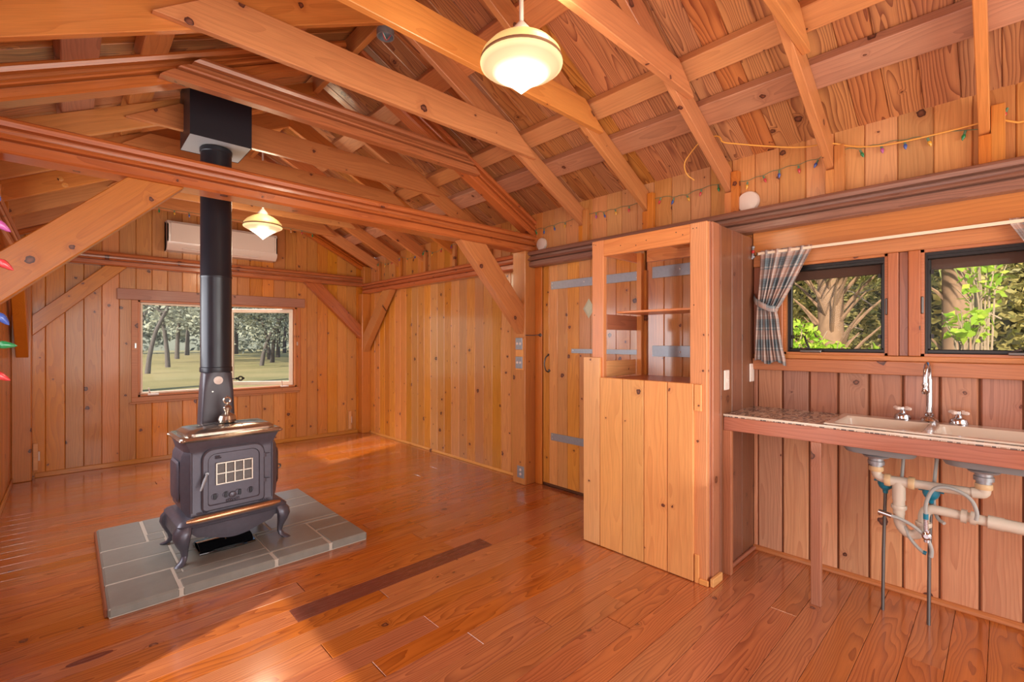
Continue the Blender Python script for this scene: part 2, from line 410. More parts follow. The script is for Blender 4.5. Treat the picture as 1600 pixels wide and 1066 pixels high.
# purlins: seen between the rafters
for s_ in (1, -1):
    for (xa, xb) in ((2.708, 2.845), (2.435, 2.551), (1.80, 1.945)):
        pm_ = W_PURL if xa > 2.7 else W_PURLA
        if s_ < 0: xa, xb = XL+XR-xb, XL+XR-xa
        xm = (xa+xb)/2; z = rz(xm) + .15 + .035
        yy = YF
        for seg in (YF, .689, 3.1, YB):
            if seg <= yy: continue
            link('purlin', boxmesh(seg-yy-.002, (xb-xa)*CN, .062, .004), pm_, frame((xm, (yy+seg)/2, z), (0,1,0), V((1,0,-MS*s_))), ceiling)
            yy = seg
link('ridge_board', boxmesh(YB-YF, .04, .14, .003), W_RAFT, frame((XM, (YF+YB)/2, rz(XM)+.13), (0,1,0), (1,0,0)), ceiling)

# walls: backing shells with openings, boards as parts
def shell(name, boxes, label):
    m = MB()
    for a, b in boxes: m.box(a, b)
    return m.build(name, BACKING, smooth=False, label=label, kind='structure')
# right wall, kitchen windows w2: Y .43-.935 ; w3: Y -.26-.297 ; Z 1.25-1.80
t0, t1 = XR+.009, XR+.12
KW = [(-.245, .297), (.43, .935)]; KZ = (1.25, 1.80)
wr = shell('wall_right', [((t0,YF,0),(t1,-.245,2.6)), ((t0,-.245,0),(t1,.935,1.25)), ((t0,-.245,1.8),(t1,.935,2.6)),
     ((t0,.297,1.25),(t1,.43,1.8)), ((t0,.935,0),(t1,YB,2.6))], 'knotty pine board wall on the right side')
def wboard(wall, x, yc, z0, z1, w, mat, g=.005, face=-1):
    # local x up, face normal = x cross y -> choose y so that normal points into the room
    yd = (0, 1, 0) if face < 0 else (0, -1, 0)      # (0,0,1)x(0,1,0)=(-1,0,0)
    return link('wall_board', vboard(w, round(z1-z0, 3), .02, g), mat, frame((x, yc, (z0+z1)/2), (0,0,1), yd), wall)
# far part (beyond the post), lower
y = 6.233 + .1425
while y > 3.1:
    wboard(wr, XR + random.random()*.0008, y - .071, .0, 2.03, .1412, W_RIGHT)
    y -= .1425
# upper frieze all along
y = 6.233 + .1425
while y > YF:
    wboard(wr, XR + random.random()*.0008, y - .071, 2.14, 2.62, .1412, W_UP if y < 3 else W_BACK)
    y -= .1425
# door surround behind the cabinet and nearer
y = 1.875
while y > 1.20:
    wboard(wr, XR, y - .071, 0, 2.03, .1412, W_RIGHT); y -= .1425
wboard(wr, XR, 1.138, 0, 2.03, .046, W_RIGHT)
wboard(wr, XR, 3.0, 0, 2.03, .08, W_RIGHT)
for za_, zb_, mt_ in ((0, .90, W_KIT), (.902, 1.16, W_KITD)): wboard(wr, XR, 1.098, za_, zb_, .022, mt_, .003)
y = 1.087
while y > YF:
    wboard(wr, XR, y - .0717, 0, .90, .136, W_KIT, .007)
    wboard(wr, XR, y - .0717, .902, 1.16, .136, W_KITD, .007)
    if y < -.26: wboard(wr, XR, y - .0717, 1.16, 2.03, .1385, W_KIT, .008)
    y -= .1435

# back wall, window X .55-2.2 Z .72-1.775
t0, t1 = YB+.009, YB+.12
WX = (.545, 2.20); WZ = (.725, 1.775)
wb = shell('wall_back', [((XL-.1,t0,0),(WX[0],t1,2.4)), ((WX[1],t0,0),(XR+.1,t1,2.4)), ((WX[0],t0,0),(WX[1],t1,WZ[0])), ((WX[0],t0,WZ[1]),(WX[1],t1,2.4)),
     ((XL+.2,t0,2.4),(XR-.2,t1,2.6)), ((XL+.6,t0,2.6),(XR-.6,t1,2.85)), ((XL+1.1,t0,2.85),(XR-1.1,t1,3.1)), ((XL+1.5,t0,3.1),(XR-1.5,t1,3.35))], 'knotty pine gable wall at the far end')
def bboard(xc, z0, z1, w):
    link('wall_board', vboard(w, round(z1-z0, 3), .02, .0045), W_BACK, frame((xc, YB, (z0+z1)/2), (0,0,1), (-1,0,0)), wb)
x = -.165 - .139*2
while x < XR:
    xc = x + .0695; top = min(rz(max(XL, min(XR, xc-.06))), rz(max(XL, min(XR, xc+.06)))) + .245
    if WX[0]-.03 < xc < WX[1]+.03:
        bboard(xc, 0, WZ[0]-.03, .1378); bboard(xc, WZ[1]+.03, top, .1378)
    else: bboard(xc, 0, top, .1378)
    x += .139
# left wall: a low gap (Y 1.2-2.2) and a small gap (Y 4.1-4.9), both unseen, added to let in the floor's sun patches
t1, t0 = XL-.009, XL-.12
wl = shell('wall_left', [((t0,YF,0),(t1,1.2,2.6)), ((t0,2.2,0),(t1,4.1,2.6)), ((t0,4.9,0),(t1,YB,2.6)), ((t0,1.2,.62),(t1,2.2,2.6)), ((t0,1.2,0),(t1,2.2,.16)),
     ((t0,4.1,0),(t1,4.9,1.15)), ((t0,4.1,1.70),(t1,4.9,2.6))], 'knotty pine board wall on the left side')
y = YB
while y > YF:
    yc = y - .0712
    rngs = [(0, 2.62)]
    if 1.14 < yc < 2.26: rngs = [(0, .16), (.62, 2.62)]
    elif 4.04 < yc < 4.96: rngs = [(0, 1.15), (1.70, 2.62)]
    for a, b in rngs: wboard(wl, XL, yc, a, b, .1412, W_BACK, .005, 1)
    y -= .1425
# rear wall behind the camera with a wide glazed opening
wf = shell('wall_front', [((XL-.1,YF-.12,0),(-.1,YF-.02,2.5)), ((2.9,YF-.12,0),(XR+.1,YF-.02,2.5)), ((XL-.1,YF-.12,2.3),(XR+.1,YF-.02,3.4)), ((-.1,YF-.12,0),(2.9,YF-.02,.3))], 'wall behind the camera with a wide window')

# baseboards
MB().cbox((-.24, YB-.016, 0), (3.05, YB-.001, .05)).build('baseboard_back', W_BACK, grain=(1,0,0), label='low pine baseboard under the far window', kind='structure')
MB().cyl((XR-.002, 3.2, .008), (XR-.002, YB-.12, .008), .016, n=10).build('baseboard_right', W_CAB, grain=(0,1,0), label='thin pale quarter-round along the right wall', kind='structure')
MB().cyl((XR-.002, -2.1, .008), (XR-.002, 1.11, .008), .02, n=10).build('trim_1', W_TRIM, grain=(0,1,0), label='quarter-round at the foot of the kitchen wall', kind='structure')
MB().cbox((XL+.001, 1.75, 0), (XL+.016, YB-.14, .05)).build('baseboard_left', W_BACK, grain=(0,1,0), label='low pine baseboard on the left wall', kind='structure')

# ------------------------------------------------------------------ timber frame
def beadprof(h, t, b=.012):
    """(v, u): front face towards +u with two beads."""
    f = t/2
    return [(0,-f),(0,f-.012),(.012,f),(h*.30,f),(h*.30+.003,f-.022),(h*.30+.010,f-.022),(h*.30+.014,f+b*.5),(h*.44,f+b),(h*.52,f+b*.6),(h*.55,f-.010),
            (h*.64,f-.008),(h*.65,f-.024),(h*.71,f-.024),(h*.74,f+b*.4),(h*.86,f+b),(h*.95,f+b*.6),(h,f-.004),(h,-f)]
def beadflat(h, t, b=.012):                # as above, u flipped
    return [(v, -u) for v, u in beadprof(h, t, b)]
# wall plates
def plate(name, p0, p1, z, label, flip=False, mat=W_OLD, t=.10, h=.145):
    pr = beadprof(h, t, .018) if not flip else beadflat(h, t, .018)
    o = mould(name, (p0[0], p0[1], z), (p1[0], p1[1], z), (0,0,1), pr, mat)
    return props(o, label, 'beam')
# direction x up: (0,1,0)x(0,0,1)=(1,0,0); (1,0,0)x(0,0,1)=(0,-1,0)
plate('wall_plate', (XR-.05, YF), (XR-.05, 3.035), 2.015, 'dark weathered moulded wall plate above the kitchen window and cabinet', True)
plate('wall_plate', (XR-.05, 3.20), (XR-.05, YB-.06), 2.015, 'moulded wall plate along the far part of the right wall', True, W_BEAM)
plate('wall_plate', (XL+.05, YF), (XL+.05, YB-.06), 2.015, 'moulded wall plate along the left wall', False, W_BEAM)
plate('wall_plate', (XL+.0, YB-.05), (XR-.0, YB-.05), 2.115, 'moulded beam across the gable wall above the far window', False, W_BEAM, h=.14)
# gable rafters (moulded) as trim on the far wall
g = empty('gable_rafter_pair', (XM, YB-.06, 2.4), 'dark moulded rafter pair lying against the far gable wall', 'rafters')
for s_ in (1, -1):
    xe = XR if s_ > 0 else XL
    pr = beadprof(.13, .07, .008)
    if s_ > 0: mould('rafter', (XM, YB-.055, rz(XM)), (xe, YB-.055, Z0), (MS,0,1), pr, W_BEAM, g)
    else: mould('rafter', (xe, YB-.055, Z0), (XM, YB-.055, rz(XM)), (-MS,0,1), pr, W_BEAM, g)
# common rafters with collar ties
NEAR = {-1: .046, 0: .669, 1: 1.238, 2: 1.85, 3: 2.46, 5: 3.71, 6: 4.31, 7: 4.91, 8: 5.50, 9: 6.09, -2: -.58, -3: -1.2, -4: -1.8}
RL = {0: 'pine rafter pair whose collar tie crosses the top edge right of the lamp', 1: 'pine rafter pair just beyond the near pendant lamp, running down to the cabinet',
      2: 'pine rafter pair with collar tie directly behind the near lamp shade', 3: 'pine rafter pair with the long knotty collar tie just before the moulded truss',
      -1: 'pine rafter pair at the upper right corner over the kitchen window', 5: 'pine rafter pair just beyond the moulded truss, beside the flue box',
      6: 'pine rafter pair second beyond the moulded truss', 7: 'pine rafter pair third beyond the moulded truss', 8: 'pine rafter pair fourth beyond the moulded truss, behind the far lamp',
      9: 'pine rafter pair nearest the far gable wall'}
for k, yn in NEAR.items():
    if k < -2: continue
    e = empty('rafter_pair', (XM, yn+.02, Z0), RL.get(k, 'pine rafter pair overhead behind the camera'), 'rafters', 'common rafters')
    ya, yb_ = yn, yn+.04; HV = .15
    for s_ in (1, -1):
        # outline in (x,z); plane normal along Y
        def P(x): return (x, Z0 + MS*((XR - x) if s_ > 0 else (x - XL)))
        xe = XR-.005 if s_ > 0 else XL+.005
        pts = [P(XM), P(xe), (xe, Z0+HV), (XM, P(XM)[1]+HV)]
        if k == 5 and s_ < 0:
            q = .89; c1 = [(P(XM)), (q, P(q)[1]), (q, P(q)[1]+HV), (XM, P(XM)[1]+HV)]
            q = .53; c2 = [(q, P(q)[1]), P(xe), (xe, Z0+HV), (q, P(q)[1]+HV)]
            segs = [c1, c2]
        else: segs = [pts]
        for pt in segs:
            # local x along the slope for the grain
            d = V((1, 0, -MS*s_)).normalized(); up = V((MS*s_, 0, 1)).normalized(); o = V((XM, yb_, 0))
            loc = [((V((px-XM, 0, pz))).dot(d), (V((px-XM, 0, pz))).dot(up)) for px, pz in pt]
            poly('rafter', o, d, up, loc, 0, yb_-ya, W_RAFT, e)   # d x up = (0,-1,0): towards the camera
        # short stud from the plate up beside the rafter foot
        xs = (XR-.045, XR-.002) if s_ > 0 else (XL+.002, XL+.045)
        lum('stud', ((xs[0]+xs[1])/2, yn-.026, 2.16), ((xs[0]+xs[1])/2, yn-.026, 2.44), .04, .048, (1,0,0), W_POST, e)
        lum('bearing_block', ((xs[0]+xs[1])/2, yn+.018, 2.16), ((xs[0]+xs[1])/2, yn+.018, Z0+.004), .04, .044, (1,0,0), W_POST, e)
    # collar tie, on the camera side of the rafters
    a = .25; ht = {3: .19, 2: .155, 5: .17}.get(k, .142); ins = (ht - .03)/MS*.8
    poly('collar_tie', (0, ya, 0), (1,0,0), (0,0,1), [(a,2.70),(XL+XR-a,2.70),(XL+XR-a-ins*.15,2.73),(XL+XR-a-ins,2.70+ht),(a+ins,2.70+ht),(a+ins*.15,2.73)] if k not in (5,) else
         [(a,2.70),(XL+XR-a,2.70),(XL+XR-a-ins-.05,2.70+ht),(a+ins+.05,2.70+ht)], 0, .038, W_RAFT, e)
# two pale plugs on a left rafter face
for px_, pz_, lb_ in ((-.045,2.555,'upper'),(-.02,2.515,'lower')):
    MB().lathe((px_,4.910,pz_), [(.019,0),(.018,.004),(.008,.006),(.007,.003)], 16, (0,-1,0)).build('rafter_plug', M_GALV if False else W_CAB, label='small round pale plug on a left rafter beyond the truss, the %s of the two' % lb_, cat='plug', group='round plugs on the rafter')
# the moulded principal truss
tr = empty('roof_truss', (XM, 3.1, 2.16), 'heavy moulded tie-beam truss with curved collar and diagonal braces, mid-room', 'truss')
mould('tie_beam', (XL+.0, 3.11, 2.163), (XR-.0, 3.11, 2.163), (0,0,1), beadprof(.158, .14, .014), W_BEAM, tr)
for s_ in (1, -1):
    xe = XR-.01 if s_ > 0 else XL+.01
    if s_ > 0: mould('principal_rafter', (XM, 3.09, rz(XM)), (xe, 3.09, Z0), (MS,0,1), beadprof(.15, .10, .012), W_BEAM, tr)
    else: mould('principal_rafter', (xe, 3.09, Z0), (XM, 3.09, rz(XM)), (-MS,0,1), beadprof(.15, .10, .012), W_BEAM, tr)
# collar of the truss: ogee cut ends
mould('collar_beam', (.34, 3.0, 2.70), (2.465, 3.0, 2.70), (0,0,1), beadprof(.155, .07, .012), W_BEAM, tr, cut0=1.25, cut1=-1.25)
# diagonal braces of the truss
def brace_xz(pts, yb0, yb1, mat, parent, d):
    d = V(d).normalized(); up = V((-d.z, 0, d.x)); o = V((0, yb1, 0))
    loc = [(V((px,0,pz)).dot(d), V((px,0,pz)).dot(up)) for px, pz in pts]
    # d x up = (d.y*..): normal is -Y
    return poly('brace', o, d, up, loc, 0, yb1-yb0, mat, parent, .004)
brace_xz([(-.25,1.47),(.455,2.163),(.215,2.163),(-.25,1.70)], 3.06, 3.15, W_POST, tr, (1,0,1))
brace_xz([(3.05,1.39),(2.33,2.163),(2.60,2.163),(3.05,1.665)], 3.06, 3.15, W_POST, tr, (1,0,-1.05))
# posts
def post(p0, p1, z0, z1, label, mat=W_POST):
    o = MB().cbox((p0[0],p0[1],z0),(p1[0],p1[1],z1), .006).build('post', mat, grain=(0,0,1), label=label, cat='post'); return o
post((3.045,3.035),(XR-.001,3.20), 0, 2.163, 'pine post carrying the tie beam, left of the plank door, switches on its side')
post((XL+.001,3.035),(-.25,3.20), 0, 2.163, 'left post carrying the tie beam')
post((3.065,6.36),(XR-.001,YB-.001), 0, 2.015, 'corner post where the far wall meets the right wall')
post((3.085,6.34),(XR-.001,YB-.03), 2.16, 2.40, 'short post above the plate in the far right corner')
post((XL+.001,6.36),(-.255,YB-.001), 0, 2.115, 'corner post at the far left')
def wbrace_x(pts, x0, x1, label):
    d = V((0,1,-1 if pts[0][1] > pts[1][1] else 1)).normalized(); up = V((0, -d.z, d.y)); o = V((x0, 0, 0))
    loc = [(V((0,py,pz)).dot(d), V((0,py,pz)).dot(up)) for py, pz in pts]
    return props(poly('wall_brace', o, d, up, loc, 0, x1-x0, W_POST, None, .004), label, 'brace')
def wbrace_y(pts, y0, y1, label, d, mat=W_POST):
    d = V(d).normalized(); up = V((-d.z, 0, d.x)); o = V((0, y1, 0))
    loc = [(V((px,0,pz)).dot(d), V((px,0,pz)).dot(up)) for px, pz in pts]
    return props(poly('wall_brace', o, d, up, loc, 0, y1-y0, mat, None, .004), label, 'brace')
wbrace_y([(-.254,1.38),(.45,2.113),(.275,2.113),(-.254,1.575)], 6.40, 6.48, 'diagonal pine brace at the left of the far window', (1,0,1.04))
wbrace_y([(3.064,1.36),(2.28,2.113),(2.50,2.113),(3.064,1.56)], 6.40, 6.48, 'dark diagonal brace at the right of the far window', (1,0,-1), W_BEAM)
wbrace_x([(6.36,1.17),(5.58,2.013),(5.80,2.013),(6.36,1.42)], XR-.115, XR-.03, 'diagonal brace on the right wall beside the far corner')
wbrace_x([(6.36,1.17),(5.58,2.013),(5.80,2.013),(6.36,1.42)], XL+.03, XL+.115, 'diagonal brace on the left wall beside the far corner')

# ------------------------------------------------------------------ far window (window_1)
w1 = empty('window_1', (1.37, YB, WZ[0]), 'wide far window with two casements, the right one swung open', kind='structure')
yy = YB
MB().cbox((.37, yy-.028, 1.775), (2.30, yy-.001, 1.893)).build('header_board', W_RED, w1, grain=(1,0,0))
MB().cbox((.47, yy-.03, .650), (2.225, yy-.001, .668), .004).build('sill_nose', W_TRIM, w1, grain=(1,0,0))
MB().cbox((.49, yy-.014, .668), (2.245, yy-.001, .72), .003).cbox((.49, yy-.012, .72), (.548, yy-.001, 1.775), .003).build('casing', W_TRIM, w1, grain=(1,0,0))
jm = MB(); a, b = WX; c, d = WZ
jm.box((a,yy-.005,c),(a+.02,yy+.13,d)).box((b-.02,yy-.005,c),(b,yy+.13,d)).box((a,yy-.005,c),(b,yy+.13,c+.02)).box((a,yy-.005,d-.02),(b,yy+.13,d))
jm.cbox((2.215,yy-.016,.70),(2.245,yy-.001,1.79)).build('window_jamb', W_TRIM, w1, grain=(0,0,1))
def sash(parent, o, ang, w, z0, z1, mat, fr=.035, hinge='L', label=None):
    """sash frame with pane; local x from hinge along the sash, rotated by ang about the vertical."""
    d = V((math.cos(ang), math.sin(ang), 0)); nrm = V((-d.y, d.x, 0)); M = frame(o, d, (0,0,1))
    m = MB(); h = z1-z0
    def bx(x0,x1,y0,y1):
        q = MB().cbox((x0,y0,-.018),(x1,y1,.018), .004); m.add([M @ v for v in q.v], q.f)
    bx(0,w,0,fr); bx(0,w,h-fr,h); bx(0,fr,fr,h-fr); bx(w-fr,w,fr,h-fr)
    f = m.build('sash', mat, parent, label=label)
    q = MB().box((fr-.004,fr-.004,-.003),(w-fr+.004,h-fr+.004,.003)); g = MB().add([M @ v for v in q.v], q.f).build('window_pane', M_GLASS, f, smooth=False)
    return f
s1 = sash(w1, (a+.022, yy+.04, c+.022), 0, .80, 0, d-c-.044, M_CREAM, .022, label='closed left casement')
s2 = sash(w1, (b-.022, yy+.06, c+.022), math.pi-R(37), .80, 0, d-c-.044, M_CREAM, .05, label='open right casement with broad cream frame')
MB().cbox((a+.80, yy+.02, c+.02), (a+.85, yy+.075, d-.02)).build('mullion', M_CREAM, w1)
for xx in (.68, 2.05):
    MB().cbox((xx-.05, yy-.012, c+.005), (xx+.05, yy+.02, c+.024)).tube([(xx-.03,yy-.012,c+.03),(xx-.035,yy-.03,c+.045),(xx-.045,yy-.032,c+.09)], .006).build('crank', M_WHITE, w1)
MB().cbox((a-.03, yy-.02, 1.25), (a-.01, yy-.001, 1.31)).build('sash_lock', M_SCREW, w1); MB().cbox((2.2, yy-.02, 1.27), (2.213, yy-.0, 1.32)).build('sash_lock', M_SCREW, w1)

# ------------------------------------------------------------------ kitchen windows
def kwin(n, y0, y1, label):
    w = empty(n, (XR, (y0+y1)/2, KZ[0]), label, kind='structure')
    z0, z1 = KZ; j = MB()
    for a, b in (((XR-.004,y0-.0,z0),(XR+.12,y0+.014,z1)), ((XR-.004,y1-.014,z0),(XR+.12,y1,z1)), ((XR-.004,y0,z0),(XR+.12,y1,z0+.014)), ((XR-.004,y0,z1-.014),(XR+.12,y1,z1))): j.box(a, b)
    j.build('window_jamb', W_TRIM, w, grain=(0,1,0))
    m = MB(); x0, x1 = XR+.035, XR+.062; f = .022; ya, yb = y0+.014, y1-.014; za, zb = z0+.014, z1-.014
    m.cbox((x0,ya,za),(x1,yb,za+f)).cbox((x0,ya,zb-f*1.5),(x1,yb,zb)).cbox((x0,ya,za+f),(x1,ya+f,zb-f*1.5)).cbox((x0,yb-f,za+f),(x1,yb,zb-f*1.5))
    MB().box((x0+.028,ya,zb-.085),(x0+.05,yb,zb)).build('head_stop', plain('brown_head_stop', srgb(88,54,38), .6), w)
    # inner screen rail and clips
    m.box((x0-.012,ya,zb-.014),(x0,yb,zb)).box((x0-.01,ya,za),(x0,ya+.01,zb)).box((x0-.01,yb-.01,za),(x0,yb,zb))
    for q in (ya+f, yb-f-.012):
        for zz in (za+.08, zb-.11): m.box((x0-.006,q,zz),(x0+.01,q+.012,zz+.022))
    fr = m.build('sash', M_DARKP, w, label='black window sash')
    MB().box((x0+.01,ya+.01,za+.01),(x0+.014,yb-.01,zb-.01)).build('window_pane', M_GLASS, fr, smooth=False)
    return w
w2 = kwin('window_2', .43, .935, 'black framed kitchen window beside the tied-back curtain')
w3 = kwin('window_3', -.245, .297, 'black framed kitchen window cut by the right edge of the picture')
for w, yc in ((w2, .80), (w3, -.055)):
    MB().cbox((XR-.02,yc-.065,1.262),(XR+.012,yc+.045,1.278)).tube([(XR-.002,yc+.03,1.278),(XR-.02,yc+.015,1.285),(XR-.025,yc,1.29)], .006).build('operator_housing', M_STEEL, w)
MB().tube([(XR-.01,.795,1.285),(XR-.022,.81,1.33),(XR-.02,.818,1.36)], .006).build('crank_handle', M_DARKP, w2)
for w, yq in ((w2, .436), (w3, .291)):
    MB().cbox((XR-.012,yq-.006,1.47),(XR+.006,yq+.006,1.56)).build('sash_lock', M_STEEL, w)
# casing boards of the kitchen windows
ct = empty('trim_2', (XR, .4, 1.2), 'red cedar casing boards around the pair of kitchen windows', kind='structure')
def cas(name, a, b, gr, mat=W_CASE): return MB().cbox(a, b, .003).build(name, mat, ct, grain=gr)
x0, x1 = XR-.022, XR-.0005
cas('sill_board', (XR-.035, -2.1, 1.150), (x1, 1.105, 1.222), (0,1,0))
cas('sill_nose', (XR-.012, -2.1, 1.222), (XR-.0008, 1.105, 1.250), (0,1,0), W_TRIM)
cas('head_board', (XR-.018, -2.1, 1.800), (x1, 1.105, 1.875), (0,1,0), W_TRIM)
cas('frieze_board', (XR-.026, -2.1, 1.878), (x1, 1.105, 2.018), (0,1,0), W_TRIM)
for q0, q1 in ((.385,.43), (.297,.345)): cas('casing', (x0, q0, 1.251), (x1, q1, 1.799), (0,0,1))
cas('casing', (x0, .936, 1.251), (x1, 1.005, 1.799), (0,0,1)); cas('casing', (XR-.014, 1.045, 1.251), (x1, 1.105, 1.799), (0,0,1), W_DARK)
cas('casing', (XR-.006, .346, 1.251), (x1, .384, 1.799), (0,0,1), W_DARK)

# ------------------------------------------------------------------ plank door
d1 = empty('door_1', (XR, 2.42, 0), 'knotty plank door with steel strap hinges behind the open cabinet', kind='structure')
y = 2.94; ws = [.075,.10,.115,.13,.12,.125,.13,.13,.125]
for w in ws:
    yc = y - w/2
    link('door_board', vboard(w-.002, 1.985, .03, .002), W_RIGHT, frame((XR-.008, yc, .03+1.985/2), (0,0,1), (0,1,0)), d1); y -= w
MB().cbox((XR-.02,2.945,0),(XR-.0,3.034,2.02)).build('door_jamb', W_POST, d1, grain=(0,0,1))
def strap(y0, y1, z0, z1, ny=(), x=XR-.012):
    s = MB().cbox((x-.004,y0,z0),(x,y1,z1), .001).build('strap_hinge', M_GALV, d1, label='galvanised strap hinge leaf')
    b = MB()
    for yy_, zz in ny: b.lathe((x-.004,yy_,zz), [(.007,0),(.006,.003),(.001,.004)], 8, (-1,0,0))
    if ny: b.build('screw', M_SCREW, s)
strap(1.905, 2.837, 1.797, 1.868, [(2.82,1.815),(2.82,1.85),(2.46,1.835),(1.93,1.81),(1.93,1.83),(1.93,1.85),(1.95,1.82),(1.95,1.858)])
strap(1.905, 2.60, 1.225, 1.262, [(1.93,1.24),(2.58,1.25)])
strap(1.905, 2.837, .43, .495, [(2.82,.445),(2.82,.48)])
strap(1.35, 1.82, 1.80, 1.885, [(1.60,1.85)]); strap(1.35, 1.82, 1.215, 1.295, [(1.60,1.25)])
MB().tube([(XR-.012,2.87,1.20),(XR-.045,2.875,1.185),(XR-.055,2.885,1.12),(XR-.045,2.875,1.06),(XR-.012,2.87,1.045)], .006, smooth=1).ball((XR-.015,2.86,1.06),.012).ball((XR-.015,2.87,1.205),.009).build('door_handle', M_STEEL, d1, label='curved steel pull handle')
MB().lathe((3.18,2.965,1.385), [(.022,0),(.016,.006),(.006,.02),(.008,.03)], 12, (-1,0,0)).tube([(3.15,2.965,1.385),(3.12,3.0,1.382),(3.05,3.04,1.383)], .004).build('door_latch_hook', M_STEEL, d1)
dm = MB(); cy, cz = 2.415, 1.605; ry, rz_ = .06, .085
outer = [(cy-ry,cz),(cy,cz+rz_),(cy+ry,cz),(cy,cz-rz_)]; 
dm.add([(XR-.010,*p) for p in outer] + [(XR-.018, cy+(p[0]-cy)*.6, cz+(p[1]-cz)*.6) for p in outer], [(0,1,5,4),(1,2,6,5),(2,3,7,6),(3,0,4,7),(4,5,6,7),(3,2,1,0)])
dm.build('diamond_window', plain('bevelled_glass', srgb(214,224,198), .25, 0., coat=1.), d1, smooth=False, label='small bevelled diamond pane')  # opaque pale colour stands in for daylight seen through the pane

# ------------------------------------------------------------------ hearth
HZ = .05
hx0, hx1, hy0, hy1 = .135, 1.45, 2.935, 4.23
he = empty('hearth', ((hx0+hx1)/2, (hy0+hy1)/2, 0), 'raised grey slate tile hearth with wooden edge under the wood stove', 'hearth')
MB().cbox((hx0+.004, hy0+.004, .0005), (hx1-.004, hy1-.004, HZ-.002), .003).build('mortar_bed', M_GROUT, he, smooth=False)
MB().cbox((hx0-.012, hy0+.03, .0005), (hx0+.004, hy1, HZ-.006), .005).build('wood_edge', M_EDGE, he, grain=(0,1,0))
def tile(x0, y0, x1, y1, a=M_TILE):
    gq = .0032
    edge = abs(y0-hy0) < 1e-6 or abs(x1-hx1) < 1e-6 or abs(y1-hy1) < 1e-6 or abs(x0-hx0) < 1e-6
    ax0 = x0 if abs(x0-hx0) < 1e-6 else x0+gq; ay0 = y0 if abs(y0-hy0) < 1e-6 else y0+gq; ax1 = x1 if abs(x1-hx1) < 1e-6 else x1-gq; ay1 = y1 if abs(y1-hy1) < 1e-6 else y1-gq
    pts = (ax0, ay0, .001 if edge else HZ-.012), (ax1, ay1, HZ + .001 + random.random()*.002)
    return MB().cbox(pts[0], pts[1], .010 if edge else .003).build('tile', a, he, smooth=False)
xs_ = hx0, .372, .43, .885, 1.21, hx1
# front row, then the pattern seen between the stove legs
tile(hx0, hy0, .425, 3.235); tile(.425, hy0, .885, 3.052); tile(.425, 3.052, .885, 3.138)
tile(.885, hy0, 1.205, 3.06); tile(1.205, hy0, hx1, 3.20); tile(.885, 3.06, 1.205, 3.37); tile(1.205, 3.20, hx1, 3.37)
tile(hx0, 3.235, .46, 3.50); tile(.46, 3.138, .885, 3.42); tile(.885, 3.37, hx1, 3.42)
tile(hx0, 3.50, .46, 3.765); tile(.46, 3.42, .99, 3.60); tile(.99, 3.42, hx1, 3.78)
tile(.46, 3.60, .99, 3.90); tile(hx0, 3.765, .37, hy1); tile(.37, 3.90, .80, hy1); tile(.80, 3.90, .99, hy1)
tile(.37, 3.765, .46, 3.90); tile(.99, 3.78, hx1, 3.98); tile(.99, 3.98, hx1, hy1); tile(.425, 3.138, .46, 3.235)

# ------------------------------------------------------------------ wood stove (built square, then turned a little)
SX, SY = .735, 3.44
st = empty('wood_stove', (SX, SY, HZ), 'cast iron wood stove on cabriole legs with nickel top and small paned door', 'stove')
def sp(x, y, z): return (SX + x, SY + y, HZ + z)
def ring(hw_f, hw_s, yf, yb_, z, c=.05):
    """chamfered plan outline; front at -y"""
    return [sp(*p, z) for p in ((-hw_f, yf), (hw_f, yf), (hw_s, yf+c), (hw_s, yb_-c*.6), (hw_s-c*.6, yb_), (-hw_s+c*.6, yb_), (-hw_s, yb_-c*.6), (-hw_s, yf+c))]
MB().loft([ring(.225,.235,-.165,.155,.245,.03), ring(.222,.262,-.16,.155,.29), ring(.222,.27,-.16,.155,.40), ring(.222,.27,-.16,.155,.52), ring(.222,.262,-.16,.155,.60),
           ring(.226,.25,-.16,.155,.625), ring(.235,.255,-.17,.16,.65), ring(.252,.268,-.180,.165,.688,.04)]).build('stove_body', M_IRON, st, ang=25)
# raised beads on the front corners and top border
fr = MB()
for s_ in (-1, 1):
    fr.tube([sp(s_*.222,-.163,.27), sp(s_*.222,-.163,.62)], .006, 8)
    fr.loft([[sp(s_*.272,-.09+dy,z+.0) for dy, z in ((0,.33),(.16,.33),(.18,.36),(.18,.54),(.16,.57),(0,.57),(-.02,.54),(-.02,.36))],
             [sp(s_*.282,-.085+dy,z+.0) for dy, z in ((0,.34),(.15,.34),(.165,.365),(.165,.535),(.15,.56),(0,.56),(-.01,.535),(-.01,.365))]])
for k in range(5):
    fr.ball(sp(-.02+.01*k,-.166,.632), .006, 8, 4); fr.ball(sp(-.19+.012*k,-.164,.262), .007, 8, 4); fr.ball(sp(.145+.012*k,-.164,.262), .007, 8, 4)
fr.build('cast_ornament', M_IRON, st)
